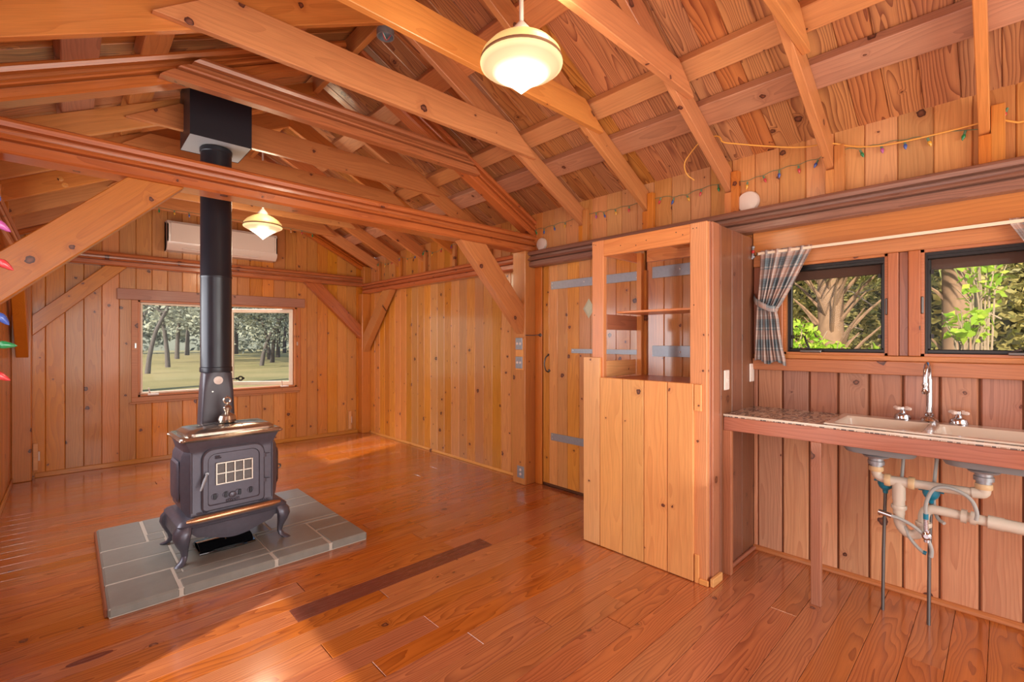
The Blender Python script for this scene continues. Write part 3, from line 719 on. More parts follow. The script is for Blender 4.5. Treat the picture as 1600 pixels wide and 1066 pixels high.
# door
def rrect(w, h, r, n=4, top_only=False):
    pts = []
    for cx, cy, a0, rr in ((w/2-r, h/2-r, 0, r), (-w/2+r, h/2-r, 90, r), (-w/2+r*.35, -h/2+r*.35, 180, r*.35), (w/2-r*.35, -h/2+r*.35, 270, r*.35)):
        for i in range(n+1):
            a = R(a0 + 90*i/n); pts.append((cx+rr*math.cos(a), cy+rr*math.sin(a)))
    return pts
dz = .45; dx = -.0
DM = frame(sp(dx, -.163, dz), (1,0,0), (0,0,1))       # z towards the camera
o1 = rrect(.345, .37, .06); o2 = rrect(.33, .355, .055); o3 = rrect(.285, .31, .045); o4 = rrect(.275, .30, .04)
dr = MB().loft([[DM @ V((x,y,z)) for x, y in o] for o, z in ((o1,0),(o1,.010),(o2,.017),(o3,.017),(o4,.010))])
dr = dr.build('stove_door', M_IRON, st, ang=25)
gx, gz, gw, gh = .0, .03, .195, .125
gp = MB(); gm = MB()
def dm_box(mb, x0, y0, x1, y1, z0, z1, c=.001):
    q = MB().cbox((x0,y0,z0),(x1,y1,z1), c); mb.add([DM @ v for v in q.v], q.f)
cx_ = dx + .0
for i in range(4):
    for j in range(2):
        x0_ = cx_-gw/2 + gw/4*i; z0_ = gz-gh/2+gh/2*j
        q = MB(); dm_box(q, x0_+.003, z0_+.003, x0_+gw/4-.003, z0_+gh/2-.003, .008, .0145); q.build('stove_window_pane', M_GLASSB, dr)
for i in range(5): dm_box(gm, cx_-gw/2+gw/4*i-.004, gz-gh/2-.004, cx_-gw/2+gw/4*i+.004, gz+gh/2+.004, .010, .022)
for j in range(3): dm_box(gm, cx_-gw/2-.004, gz-gh/2+gh/2*j-.004, cx_+gw/2+.004, gz-gh/2+gh/2*j+.004, .010, .021)
gm.build('window_grille', M_BRASS, dr, label='pale nickel grille of eight panes')
bz = MB()
for q, x_ in enumerate((-.105,-.045,.02,.09)):
    rx_ = .011; c_ = V((x_, -.105, .010))
    if q in (1,2): c_.x += .0
    MB().torus(DM @ c_, .016, .004, DM.to_3x3() @ V((0,0,1)), 14, 6).build('draft_ring', M_IRON, dr)
MB().lathe(DM @ V((-.012,-.112,.011)), [(.02,0),(.018,.012),(.008,.016)], 14, DM.to_3x3() @ V((0,0,1))).build('draft_knob', M_IRON, dr)
for k in range(6): bz.ball(DM @ V((-.04+.012*k, -.142+.004*math.sin(k*1.7), .013)), .008, 8, 4)
for s_ in range(7): bz.ball(DM @ V((-.10+.008*(s_%4), .125+.010*(s_//4), .013)), .0055, 8, 4)
bz.build('cast_relief', M_IRON, dr, kind='stuff')
for x_ in (-.105,-.047,.028,.09):
    sl_ = MB(); dm_box(sl_, x_-.008, -.122, x_+.008, -.088, .009, .0155, .002); sl_.build('draft_slot', M_BLACK, dr)
MB().cyl(DM @ V((-.150,.045,.012)), DM @ V((-.150,.045,.035)), .009, n=10).tube([DM @ V((-.150,.045,.034)), DM @ V((-.160,.02,.042)), DM @ V((-.185,-.045,.046))], [.005,.009,.006]).build('door_handle', M_GALV, dr, label='pale spring handle')
hg = MB()
for z_ in (.10,-.06): hg.cyl(DM @ V((.172,z_-.013,.012)), DM @ V((.172,z_+.013,.012)), .009, n=10); dm_box(hg, .150, z_-.007, .205, z_+.007, .004, .014)
hg.build('door_hinge', M_IRON, dr)
# nickel top: rim, sloping lid with rays, finial
def rr3(hx, hy, z, r=.03, yo=-.005, n=4):
    out = []
    for cx, cy, a0 in ((hx-r, hy-r, 0), (-hx+r, hy-r, 90), (-hx+r, -hy+r, 180), (hx-r, -hy+r, 270)):
        for i in range(n+1):
            a = R(a0 + 90*i/n); out.append(sp(cx + r*math.cos(a), yo + cy + r*math.sin(a), z))
    return out
MB().loft([rr3(.262,.170,.684), rr3(.276,.184,.690), rr3(.282,.190,.700), rr3(.276,.184,.712), rr3(.268,.176,.716)]).build('top_rim', M_BRASS, st)
MB().loft([rr3(.246,.155,.7165,.05), rr3(.246,.155,.730,.05), rr3(.222,.135,.746,.04), rr3(.10,.075,.756,.05), rr3(.04,.03,.760,.028)]).build('top_lid', M_BRASS, st)
ra = MB()
for k in range(10):
    a = 2*math.pi*k/10 + .15; ca, sa = math.cos(a), math.sin(a)
    p0 = V(sp(ca*.062, sa*.050-.005, .7575)); p1 = V(sp(ca*.17, sa*.115-.005, .748)); s_ = V((-sa, ca, 0))
    ra.add([p0-s_*.006, p0+s_*.006, p1+s_*.016, p1-s_*.016] + [q+V((0,0,.003)) for q in (p0-s_*.006, p0+s_*.006, p1+s_*.016, p1-s_*.016)], [(3,2,1,0),(4,5,6,7),(0,1,5,4),(1,2,6,5),(2,3,7,6),(3,0,4,7)])
ra.build('lid_opening', M_BLACK, st, smooth=False)
for s_ in (-1, 1):
    MB().torus(sp(s_*.262,-.172,.70), .016, .007, (0,0,1)).build('corner_scroll', M_BRASS, st); MB().torus(sp(s_*.266,.16,.70), .015, .006, (0,0,1)).build('corner_scroll', M_BRASS, st)
MB().lathe(sp(0,-.02,.757), [(.030,0),(.046,.008),(.052,.025),(.044,.048),(.024,.062),(.012,.068),(.014,.074),(.024,.088),(.025,.098),(.016,.112),(.006,.118),(.006,.126)], 24).torus(sp(0,-.02,.901), .019, .006, (0,1,0)).lathe(sp(0,-.02,.918), [(.006,0),(.008,.005),(.001,.013)], 10).build('finial', M_BRASS, st, label='nickel ball and ring finial')
# base: shelf, apron, legs
MB().loft([rr3(.262,.185,.205,.03), rr3(.292,.215,.208,.03), rr3(.298,.222,.222,.03), rr3(.285,.210,.236,.03), rr3(.262,.185,.246,.03)]).build('base_shelf', M_IRON, st)
MB().tube([sp(-.255,-.205,.237), sp(-.20,-.211,.240), sp(.20,-.211,.240), sp(.255,-.205,.237)], [.010,.019,.019,.010], 12).build('shelf_highlight', plain('peach_highlight', srgb(206,158,118), .24, .8), st, label='peach strip on the base shelf, coloured as its highlight')  # peach metal strip paints the highlight along the shelf edge
ap = MB(); N = 24
def apr(x):   # arched lower edge
    t = abs(x)/.25; return .115 + .045*math.cos(t*math.pi*1.0)*-.6 + .02*(1 if t > .86 else 0)
for side in (-1, 1):
    top = []; bot = []
    for i in range(N+1):
        x = -.27 + .54*i/N
        top.append((x, .212)); bot.append((x, apr(x)))
    ys = side*.212
    ap.add([sp(x, ys, z) for x, z in top] + [sp(x, ys - .012*side*1.0, z) for x, z in bot] + [sp(x, ys - .018*side, z) for x, z in top] + [sp(x, ys - .026*side, z) for x, z in bot],
        [(i, i+1, N+2+i, N+1+i) for i in range(N)] + [(2*(N+1)+i+1, 2*(N+1)+i, 3*(N+1)+i, 3*(N+1)+i+1) for i in range(N)] + [(N+1+i, N+2+i, 3*(N+1)+i+1, 3*(N+1)+i) for i in range(N)])
for side in (-1, 1):
    ap.cbox(sp(side*.285-.008,-.19,.13), sp(side*.285+.008,.19,.212), .003)
ap.tube([sp(-.235,-.214,.196), sp(.235,-.214,.196)], .003, 6)
ap.build('apron', M_IRON, st)
for sx_ in (-1, 1):
    for sy_ in (-1, 1):
        d = V((sx_, sy_*1.0, 0)).normalized()
        def lp(o_, z, w, dpt): 
            c = V((sx_*.262, sy_*.19, 0)) + d*o_; s2 = V((-d.y, d.x, 0)); 
            return [V(sp(*(c + d*(dpt*math.cos(a)) + s2*(w*math.sin(a)))[:2], z)) for a in [2*math.pi*i/12 for i in range(12)]]
        MB().loft([lp(-.005,.218,.038,.030), lp(.014,.19,.05,.036), lp(.022,.155,.048,.036), lp(.014,.115,.036,.028), lp(.0,.075,.022,.018), lp(-.004,.045,.017,.014), lp(.008,.022,.019,.017), lp(.03,.010,.024,.024), lp(.04,.003,.022,.026), lp(.04,.0,.016,.02)]).build('leg', M_IRON, st)
MB().tube([sp(.268,.02,.43), sp(.315,.02,.43), sp(.325,.02,.425)], .005).torus(sp(.325,.02,.412), .013, .005, (0,1,0)).build('side_draft_knob', M_STEEL, st)
st.rotation_euler.z = R(2.2)
# ash pan under the stove
pan = MB(); px, py = .715, 3.415
pan.loft([[V((px+a*.15, py+b*.115, z)) for a, b in ((-1,-1),(1,-1),(1,.75),(.85,1),(-.85,1),(-1,.75))] for z, a_ in ((HZ+.002,0),(HZ+.014,0))])
pan.loft([[V((px-.145, py-.10+q*.02, HZ+.014+z)), V((px+.145, py-.10+q*.02, HZ+.014+z)), V((px+.145, py-.092+q*.02, HZ+.012+z)), V((px-.145, py-.092+q*.02, HZ+.012+z))] for q, z in ((0,0),(1.5,.02),(4,.028),(6.5,.02),(8.5,.0))])
pan.tube([(px-.15,py-.118,HZ+.006),(px-.05,py-.14,HZ+.012),(px+.05,py-.14,HZ+.012),(px+.15,py-.118,HZ+.006)], .006, smooth=1)
pan.tube([(px,py-.05,HZ+.034),(px,py+.03,HZ+.04)], .006)
pan.build('ash_pan', plain('glossy_black_enamel', srgb(16,16,20), .12, coat=.8), label='glossy black ash pan lying on the hearth under the stove', cat='pan')

# flue
PX, PY = .716, 3.63
fl = empty('stove_pipe', (PX, PY, .79), 'black stove flue pipe rising from the stove to the ceiling box', 'flue pipe')
def ov(hx, hy, z, p=4.0, n=28):
    out = []
    for i in range(n):
        a = 2*math.pi*i/n; c, s_ = math.cos(a), math.sin(a)
        out.append(V((PX + hx*math.copysign(abs(c)**(2/p), c), PY + hy*math.copysign(abs(s_)**(2/p), s_), z)))
    return out
bq = MB().loft([ov(.100,.068,.765,9), ov(.100,.068,.79,9), ov(.090,.076,1.0,8), ov(.083,.080,1.115,5), ov(.082,.082,1.128,2.2)]).build('flue_adapter', plain('grey_flue_paint', srgb(76,72,80), .36, .2), fl, label='black flat flue adapter with damper')
MB().lathe((PX,PY,1.125), [(.093,0),(.094,.004),(.094,.030),(.090,.034),(.090,.62),(.0905,.625),(.0925,.628),(.0925,.634),(.090,.64),(.090,1.45),(.094,1.455),(.094,1.478),(.085,1.49)], 40).build('pipe', M_BLACK, fl)
MB().lathe((PX-.004,PY-.083,1.072), [(.027,0),(.026,.006),(.012,.007),(.011,.004),(.004,.005)], 20, (0,-1,0)).build('thermometer', M_WHITE, bq, label='white magnetic thermometer disc')
MB().tube([(PX+.08,PY,1.072),(PX+.115,PY,1.072)], .004).ball((PX+.122,PY,1.072), .009).torus((PX+.145,PY,1.072), .013, .005, (0,1,0)).ball((PX+.162,PY,1.072), .008).build('damper_handle', M_DARKP, bq)
MB().lathe((PX-.035,PY-.077,1.0), [(.005,0),(.004,.003)], 8, (0,-1,0)).build('screw', M_SCREW, bq)
cb = MB(); bx0, bx1, by0, by1 = .542, .886, 3.455, 3.80
t_l, t_r = rz(bx0)+.22, rz(bx1)+.22
cb.add([(bx0,by0,2.61),(bx1,by0,2.61),(bx1,by1,2.61),(bx0,by1,2.61),(bx0,by0,t_l),(bx1,by0,t_r),(bx1,by1,t_r),(bx0,by1,t_l)], [(0,1,5,4),(1,2,6,5),(2,3,7,6),(3,0,4,7),(4,5,6,7)])
cbx = cb.build('ceiling_support_box', M_BOXB, smooth=False, fix=False, label='square black flue support box hanging under the left roof slope', cat='flue box')
MB().box((bx0+.002,by0+.002,2.612),(bx1-.002,by1-.002,2.618)).build('bottom_plate', M_GALV if False else plain('grey_bottom_plate', srgb(170,172,172), .5), cbx, smooth=False, label='pale grey underside plate')

# ------------------------------------------------------------------ pendant lamps
def shade_mat(name, col, strength):
    s = NT(name); tc = s.n('ShaderNodeTexCoord'); sp_ = s.n('ShaderNodeSeparateXYZ', i={0: tc.outputs['Object']})
    r_ = s.m('SQRT', s.m('ADD', s.m('POWER', sp_.outputs[0], 2.), s.m('POWER', sp_.outputs[1], 2.)))
    f = s.ramp(s.m('DIVIDE', r_, .175), [(0, (1,1,1)), (.50, (1,1,1)), (.72, (.24,.24,.24)), (.90, (.2,.2,.2)), (1, (.34,.34,.34))])
    cc = s.ramp(s.m('DIVIDE', r_, .175), [(0, (1,.97,.80)), (.50, (1,.93,.72)), (.72, (1,.55,.30)), (.90, (1,.60,.30)), (1, (1,.8,.36))])
    s.l(cc, s.b.inputs['Emission Color']); s.l(s.m('MULTIPLY', f, strength), s.b.inputs['Emission Strength'])
    s.b.inputs['Base Color'].default_value = (.3,.22,.15,1); s.b.inputs['Roughness'].default_value = .25; return s.mat
M_SHADE = shade_mat('lit_glass_lower', None, 3.0)
M_DOME = plain('lit_glass_dome', srgb(240,214,140), .3, emit=.55)
M_BAND = plain('brown_band', srgb(140,98,72), .4)
def pendant(x, y, zr, label):
    e = empty('pendant_lamp', (x, y, 3.2), label, 'lamp', 'schoolhouse pendant lamps')
    MB().cyl((x,y,zr+.145),(x,y,rz(XM)+.05), .0095, n=12).build('rod', M_WHITE, e)
    MB().lathe((x,y,zr+.145), [(.012,.03),(.02,.02),(.045,-.01),(.050,-.034)], 24).build('fitter', M_WHITE, e)
    MB().lathe((x,y,zr), [(.172,.012),(.168,.03),(.14,.062),(.10,.090),(.055,.112)], 40, cap=False).build('glass_dome', M_DOME, e, loc=(x,y,zr))
    MB().lathe((x,y,zr), [(.170,.000),(.1745,.003),(.1745,.010),(.170,.013)], 40, cap=False).build('band', M_BAND, e)
    sh = MB().lathe((x,y,zr), [(.171,.0),(.176,-.005),(.174,-.012),(.164,-.020),(.13,-.038),(.09,-.062),(.05,-.090),(.02,-.116),(.004,-.130),(.0001,-.133)], 40, cap=False)
    sh.build('glass_shade', M_SHADE, e, loc=(x,y,zr), label='glowing lower glass cone')
    lp = lamp('lamp_light', 'POINT', (x, y, zr-.24), (0,0,0), 13, (1.0,.82,.58), shadow_soft_size=.12)
    lp.parent = e; lp.location = (0, 0, zr-.24-3.2)
    lq = lamp('lamp_light_up', 'POINT', (x, y, zr+.2), (0,0,0), 4, (1.0,.82,.58), shadow_soft_size=.08)
    lq.parent = e; lq.location = (.0, -.22, zr+.17-3.2)
pendant(1.40, 1.417, 2.515, 'near schoolhouse pendant lamp with brown banded glass shade at the top centre')
pendant(1.40, 5.07, 2.470, 'far schoolhouse pendant lamp hanging before the air conditioner')

# junction box at the ridge
jb = empty('junction_box', (XM, 2.60, 3.19), 'open round electrical box with loose wires under the ridge', 'electrical box')
MB().lathe((XM,2.60,3.225), [(.052,0),(.052,-.04),(.046,-.04),(.046,-.008),(.0,-.008)], 20, cap=False).build('box', M_GALV, jb)
for cc_, dz_ in ((srgb(190,60,70),0),(srgb(220,220,215),.006),(srgb(40,110,110),.012)):
    MB().tube([(XM-.03,2.58,3.20),(XM-.01+dz_,2.60-dz_,3.175),(XM+.02,2.62,3.18+dz_),(XM+.03,2.59+dz_,3.205)], .003, smooth=1).build('wire', plain('wire_insulation', cc_, .5), jb)

# ------------------------------------------------------------------ air conditioner
ac = empty('air_conditioner', (1.34, YB, 2.33), 'white wall-mounted split air conditioner on the gable wall', 'air conditioner')
x0, x1 = .78, 1.90; F_ = [(YB-.002,2.335),(YB-.14,2.335),(YB-.19,2.375),(YB-.205,2.42),(YB-.205,2.62),(YB-.18,2.655),(YB-.002,2.665)]
MB().loft([[V((x0+.012,yy_+.0,2.5+(zz-2.5)*.95)) for yy_, zz in F_], [V((x0,yy_,zz)) for yy_, zz in F_], [V((x1,yy_,zz)) for yy_, zz in F_], [V((x1-.012+.012*0,yy_,2.5+(zz-2.5)*.95)) for yy_, zz in F_]]).build('casing', M_AC, ac)
MB().cbox((x0+.03,YB-.212,2.425),(x1-.03,YB-.204,2.63), .003).build('front_panel', M_AC, ac)
MB().cbox((x0+.14,YB-.197,2.352),(x1-.20,YB-.165,2.362), .002).box((x0+.14,YB-.2065,2.421),(x1-.03,YB-.2045,2.4235)).build('louvre', M_WHITE, ac)

# ------------------------------------------------------------------ open cabinet
CX0, CX1 = 2.515, 2.95
cab = empty('open_cabinet', (2.7, 1.5, 0), 'unfinished pine cabinet with plank front and open shelves before the plank door', 'cabinet')
for y1_, y0_, zt in ((1.938,1.806,1.223),(1.804,1.636,1.094),(1.634,1.487,1.094),(1.485,1.336,1.094),(1.334,1.180,1.094)):
    link('front_plank', boxmesh(zt-.004, y1_-y0_-.0025, .019, .002), W_CAB, frame((CX0-.0095+random.random()*.001, (y0_+y1_)/2, zt/2+.002), (0,0,1), (0,1,0)), cab)
def cpart(name, a, b, gr, mat=W_FRAME): return MB().cbox(a, b, .003).build(name, mat, cab, grain=gr)
cpart('front_post', (CX0,1.790,0), (CX0+.038,1.880,1.985), (0,0,1)); cpart('front_post', (CX0,1.112,0), (CX0+.038,1.208,1.985), (0,0,1))
cpart('side_stile', (CX0+.038,1.095,0), (CX0+.12,1.111,1.985), (0,0,1), W_RED)
cpart('top_rail', (CX0+.0,1.2085,1.88), (CX0+.036,1.7895,1.984), (0,1,0))
cpart('edge_strip', (CX0-.014,1.137,.945), (CX0-.0005,1.178,1.092), (0,0,1), W_CAB)
cpart('foot_block', (CX0-.016,1.100,.0), (CX0-.0005,1.150,.030), (0,1,0), W_CAB); cpart('foot_block', (CX0-.015,1.152,.0), (CX0-.0005,1.176,.155), (0,0,1), W_CAB)
cpart('foot_block', (CX0-.002,1.076,.0), (CX0+.12,1.0945,.045), (1,0,0), W_CAB)
cpart('back_post', (CX1-.038,1.752,0), (CX1,1.790,1.95), (0,0,1)); cpart('back_post', (CX1+.0005,1.735,0), (CX1+.03,1.79,1.83), (0,0,1), W_POST)
cpart('counter_board', (CX0+.0385,1.209,1.074), (CX1,1.7515,1.093), (0,1,0), W_RED)
cpart('counter_board', (CX0+.002,1.2085,1.07), (CX0+.0375,1.7895,1.092), (0,1,0), W_CAB)
cpart('middle_shelf', (2.625,1.2095,1.512), (CX1,1.765,1.526), (0,1,0))
cpart('side_rail', (CX0+.0385,1.7905,1.405), (CX1+.05,1.812,1.505), (1,0,0), W_RED); cpart('side_rail', (CX0+.0385,1.7925,1.095), (CX1-.039,1.812,1.20), (1,0,0), W_CAB)
cpart('side_rail', (CX0+.0385,1.7905,1.885), (CX1,1.812,1.95), (1,0,0)); cpart('back_rail', (CX1+.001,1.21,1.885), (CX1+.03,1.734,1.98), (0,1,0))
cpart('cross_rail', (CX0+.0385,1.42,1.945), (CX1,1.50,1.965), (1,0,0)); 
nl = MB()
for yy_, zz in [(1.865,1.965),(1.85,1.96),(1.66,1.93),(1.55,1.915),(1.48,1.935),(1.29,1.95),(1.25,1.93),(1.19,1.955),(1.17,1.955),(1.185,1.53),(1.86,1.5),(1.835,1.22)]:
    nl.lathe((CX0-.0005,yy_,zz), [(.0035,0),(.0025,.0012)], 8, (-1,0,0))
nl.build('nail', plain('dark_nail', srgb(70,50,40), .5), cab)

# ------------------------------------------------------------------ partition between cabinet and kitchen
pt = MB().box((2.56,1.121,.0),(XR-.001,1.131,1.99)).build('wall_partition', BACKING, smooth=False, label='short dark red board partition between cabinet and kitchen counter', kind='structure')
for xa, xb, mt in ((2.575,2.69,W_DARK),(2.69,2.845,W_DARK),(2.845,3.0,W_DARK),(3.0,XR-.002,W_DARK)):
    link('wall_board', vboard(xb-xa-.001, 1.985, .012, .003), mt, frame(((xa+xb)/2, 1.108, .9935), (0,0,1), (-1,0,0)), pt)
MB().cbox((2.545,1.109,.0),(2.574,1.1205,1.988), .002).build('edge_batten', W_RED, pt, grain=(0,0,1))
MB().cyl((2.74,1.10,.012),(XR-.02,1.10,.012), .012, n=10).build('trim_3', W_RED, grain=(1,0,0), label='quarter-round at the foot of the dark partition', kind='structure')
def yplate(xc, zc, w, h, label, toggle=True):
    e = MB().cbox((xc-w/2,1.1005,zc-h/2),(xc+w/2,1.1075,zc+h/2), .003).build('switch_plate', M_WHITE, label=label, cat='switch')
    if toggle: MB().cbox((xc-.006,1.0985,zc-.014),(xc+.006,1.1005,zc+.014), .001).box((xc-.003,1.090,zc-.002),(xc+.003,1.0985,zc+.006)).build('toggle', M_WHITE, e)
    else: MB().cbox((xc-.017,1.0985,zc-.033),(xc+.017,1.1005,zc+.033), .001).build('rocker', M_WHITE, e)
yplate(2.755, 1.105, .07, .115, 'white toggle switch plate on the dark partition, nearer the cabinet')
yplate(3.145, 1.130, .07, .115, 'white rocker switch plate on the dark partition, beside the window wall', False)
dc = MB().tube([(3.15,1.104,1.85),(3.15,1.098,1.88),(3.155,1.100,1.915)], .007).ball((3.153,1.098,1.925), .010).ball((3.145,1.096,1.895), .011, mi=1).ball((3.156,1.097,1.865), .010)
dc.build('wall_ornament', [M_GALV, plain('red_enamel', srgb(190,50,50), .3)], label='tiny silver and red ornament pinned to the partition', cat='ornament')
# switches on the post and outlets
def xplate(yc, zc, label, mat=M_GALV, kind_='switch', x=3.0445):
    e = MB().cbox((x-.006,yc-.045,zc-.055),(x,yc+.045,zc+.055), .004).build('switch_box' if kind_=='switch' else 'outlet', mat, label=label, cat=kind_)
    m = MB()
    for dy in ((-.02,.02) if kind_ == 'switch' else (0,)):
        for z_ in ((0,) if kind_ == 'switch' else (-.02,.02)):
            m.lathe((x-.006,yc+dy,zc+z_), [(.013,0),(.011,.004),(.004,.005)], 12, (-1,0,0))
    m.build('dial' if kind_=='switch' else 'socket_face', M_WHITE, e)
bb = MB().cbox((3.034,3.045,1.06),(3.0448,3.15,1.355), .002).build('switch_board', W_CAB, grain=(0,0,1), label='narrow pine backing board for two switches on the post', cat='board')
xplate(3.10, 1.305, 'upper metal double switch on the post by the plank door', x=3.0335)
xplate(3.10, 1.13, 'lower metal switch on the post by the plank door', x=3.0335)
xplate(3.09, .115, 'small metal outlet near the foot of the post', kind_='outlet')
for xc, zc, lb in ((-.215,.215,'outlet low on the far wall beside the left corner post'),(2.945,.205,'outlet low on the far wall beside the right corner post')):
    o = MB().cbox((xc-.035,YB-.035,zc-.14),(xc+.0,YB-.001,zc+.12), .003).build('outlet', W_CAB, label=lb, cat='outlet')
    MB().cbox((xc+.0,YB-.03,zc-.05),(xc+.012,YB-.004,zc+.04), .003).build('socket_face', M_WHITE, o)
# smoke detectors
for yc, lb in ((1.138,'round white smoke detector on the plate above the partition'),(2.953,'small round white smoke detector above the plank door')):
    r_ = .068 if yc < 2 else .058
    MB().lathe((XR-.004,yc,2.228), [(r_,0),(r_,.012),(r_*.92,.022),(r_*.5,.028),(0.001,.029)], 28, (-1,0,0)).build('smoke_detector', M_WHITE, label=lb, cat='smoke detector')

# ------------------------------------------------------------------ kitchen counter
KX0 = 2.72
ctr = empty('kitchen_counter', (2.95, .0, 0), 'red cedar kitchen counter with mosaic worktop and thin square legs', 'counter')
s = NT('mosaic_laminate'); tc = s.n('ShaderNodeTexCoord')
mp = s.n('ShaderNodeMapping', i={'Vector': tc.outputs['Object'], 'Scale': (1.0, 1.9, 1)}); mp.inputs['Rotation'].default_value = (0,0,.5)
vo = s.n('ShaderNodeTexVoronoi', voronoi_dimensions='2D', feature='DISTANCE_TO_EDGE', i={'Vector': mp.outputs[0], 'Scale': 26.}); vc = s.n('ShaderNodeTexVoronoi', voronoi_dimensions='2D', i={'Vector': mp.outputs[0], 'Scale': 26.})
vcs = s.n('ShaderNodeSeparateColor', i={0: vc.outputs['Color']})
cc_ = s.ramp(vcs.outputs[0], [(0, srgb(92,86,86)), (.3, srgb(180,150,128)), (.55, srgb(120,110,104)), (.8, srgb(196,176,158))], 'CONSTANT')
s.l(s.mix(s.m('LESS_THAN', vo.outputs['Distance'], .05), cc_, srgb(214,198,180)), s.b.inputs['Base Color']); s.b.inputs['Roughness'].default_value = .25
M_MOS = s.mat
MB().cbox((KX0-.004, .628, .898), (XR-.0005, 1.106, .914), .002).cbox((KX0-.004,-2.1,.898),(KX0+.016,.628,.914), .002).cbox((KX0-.004,-2.1,.898),(XR-.0005,-.5,.914), .002).build('countertop', M_MOS, ctr, loc=(2.95,.8,.914))
MB().cbox((KX0-.007,-2.1,.904),(KX0-.0042,1.106,.9145), .001).build('edge_band', M_SINK, ctr, smooth=False)
MB().cbox((KX0, -2.1, .822), (KX0+.022, 1.106, .8975), .002).build('apron', W_RED, ctr, grain=(0,1,0))
MB().cbox((KX0+.0225, 1.085, .82), (XR-.021, 1.106, .875), .002).build('cleat', W_TRIM, ctr, grain=(1,0,0))
for yc in (1.087, .652, -.60, -1.5):
    MB().cbox((KX0+.0, yc-.022, 0), (KX0+.03, yc+.022, .8215), .002).build('leg', W_RED, ctr, grain=(0,0,1))

# ------------------------------------------------------------------ sink
sk = empty('double_sink', (2.95, .2, .914), 'biscuit coloured double bowl sink set in the counter', 'sink')
def rect(x0, x1, y0, y1, z, r=.03, n=4):
    out = []
    for cx, cy, a0 in ((x1-r,y1-r,0),(x0+r,y1-r,90),(x0+r,y0+r,180),(x1-r,y0+r,270)):
        for i in range(n+1):
            a = R(a0+90*i/n); out.append(V((cx+r*math.cos(a), cy+r*math.sin(a), z)))
    return out
kx0, kx1, ky0, ky1 = KX0+.012, XR-.022, -.27, .622
bowls = [(.255,.585),(-.235,.215)]
m = MB()
# rim deck pieces around the bowls
zt = .924
def deck(a, b): m.cbox((a[0],a[1],.9145),(b[0],b[1],zt), .003)
bxa, bxb = kx0+.035, kx1-.095
deck((kx0,ky0),(bxa,ky1)); deck((bxb,ky0),(kx1,ky1)); deck((bxa-.004,ky0),(bxb+.004,bowls[1][0])); deck((bxa-.004,bowls[1][1]),(bxb+.004,bowls[0][0])); deck((bxa-.004,bowls[0][1]),(bxb+.004,ky1))
m.build('rim', M_SINK, sk)
for y0_, y1_ in bowls:
    b = MB(); rs = [rect(bxa-.002,bxb+.002,y0_-.002,y1_+.002,.9235,.02), rect(bxa+.004,bxb-.004,y0_+.004,y1_-.004,.915,.03), rect(bxa+.014,bxb-.014,y0_+.014,y1_-.014,.84,.05), rect(bxa+.035,bxb-.035,y0_+.035,y1_-.035,.79,.07), rect(bxa+.11,bxb-.11,y0_+.11,y1_-.11,.775,.05)]
    ro = [[p + V((0,0,-.008)) + (p - V(((bxa+bxb)/2,(y0_+y1_)/2,p.z)))*.03 for p in r_] for r_ in rs]
    b.loft(rs, cap=False); n_ = len(rs[0]); b.add(rs[-1], [tuple(range(n_))])
    b.loft(ro, cap=False, mi=1); b.add(ro[-1], [tuple(range(n_))], 1)
    b.build('bowl', [M_SINK, M_SINKU], sk, fix=False)
    yc = (y0_+y1_)/2 if y0_ > 0 else .06
    yc = .44 if y0_ > 0 else .062
    MB().lathe(((bxa+bxb)/2-.0,yc,.766), [(.05,0),(.056,-.006),(.05,-.014),(.030,-.018),(.030,-.03),(.034,-.033),(.034,-.05),(.026,-.052),(.026,-.066)], 24).build('strainer_nut', M_GALV, sk)
DX = (bxa+bxb)/2
# faucet
fa = empty('faucet', (3.13,.258,.924), 'chrome gooseneck faucet with two white cross handles', 'faucet')
fx = XR-.075
gn = [(fx-.040*(1-math.cos(a)), .258+.004*(1-math.cos(a)), 1.145+.072*math.sin(a)) for a in [R(d) for d in range(0,181,18)]] + [(fx-.081,.266,1.125)]
MB().tube([(fx,.258,.93),(fx,.258,1.14)], .013, 14).tube([(fx,.258,1.13)] + gn, .010, 12).lathe((fx-.081,.266,1.125), [(.012,0),(.014,-.012),(.010,-.022),(.013,-.035),(.016,-.042),(.012,-.055)], 16).build('spout', M_CHROME, fa)
MB().lathe((fx,.258,.924), [(.034,0),(.036,.010),(.028,.024),(.016,.030),(.018,.036),(.018,.044),(.012,.05)], 24).build('escutcheon', M_CHROME, fa)
for yc in (.362, .152):
    h_ = MB().lathe((fx,yc,.924), [(.034,0),(.036,.010),(.030,.028),(.014,.036),(.010,.05),(.014,.054),(.014,.066),(.006,.07)], 24).build('tap_body', M_CHROME, fa)
    c_ = MB()
    for k in range(4):
        a = R(45+90*k) + .3; d = V((math.cos(a), math.sin(a), 0)); c_.lathe(V((fx,yc,.984))+d*.010, [(.005,0),(.0085,.008),(.0095,.024),(.006,.031)], 10, d)
    c_.build('cross_handle', M_KNOB, h_, label='white porcelain cross handle')

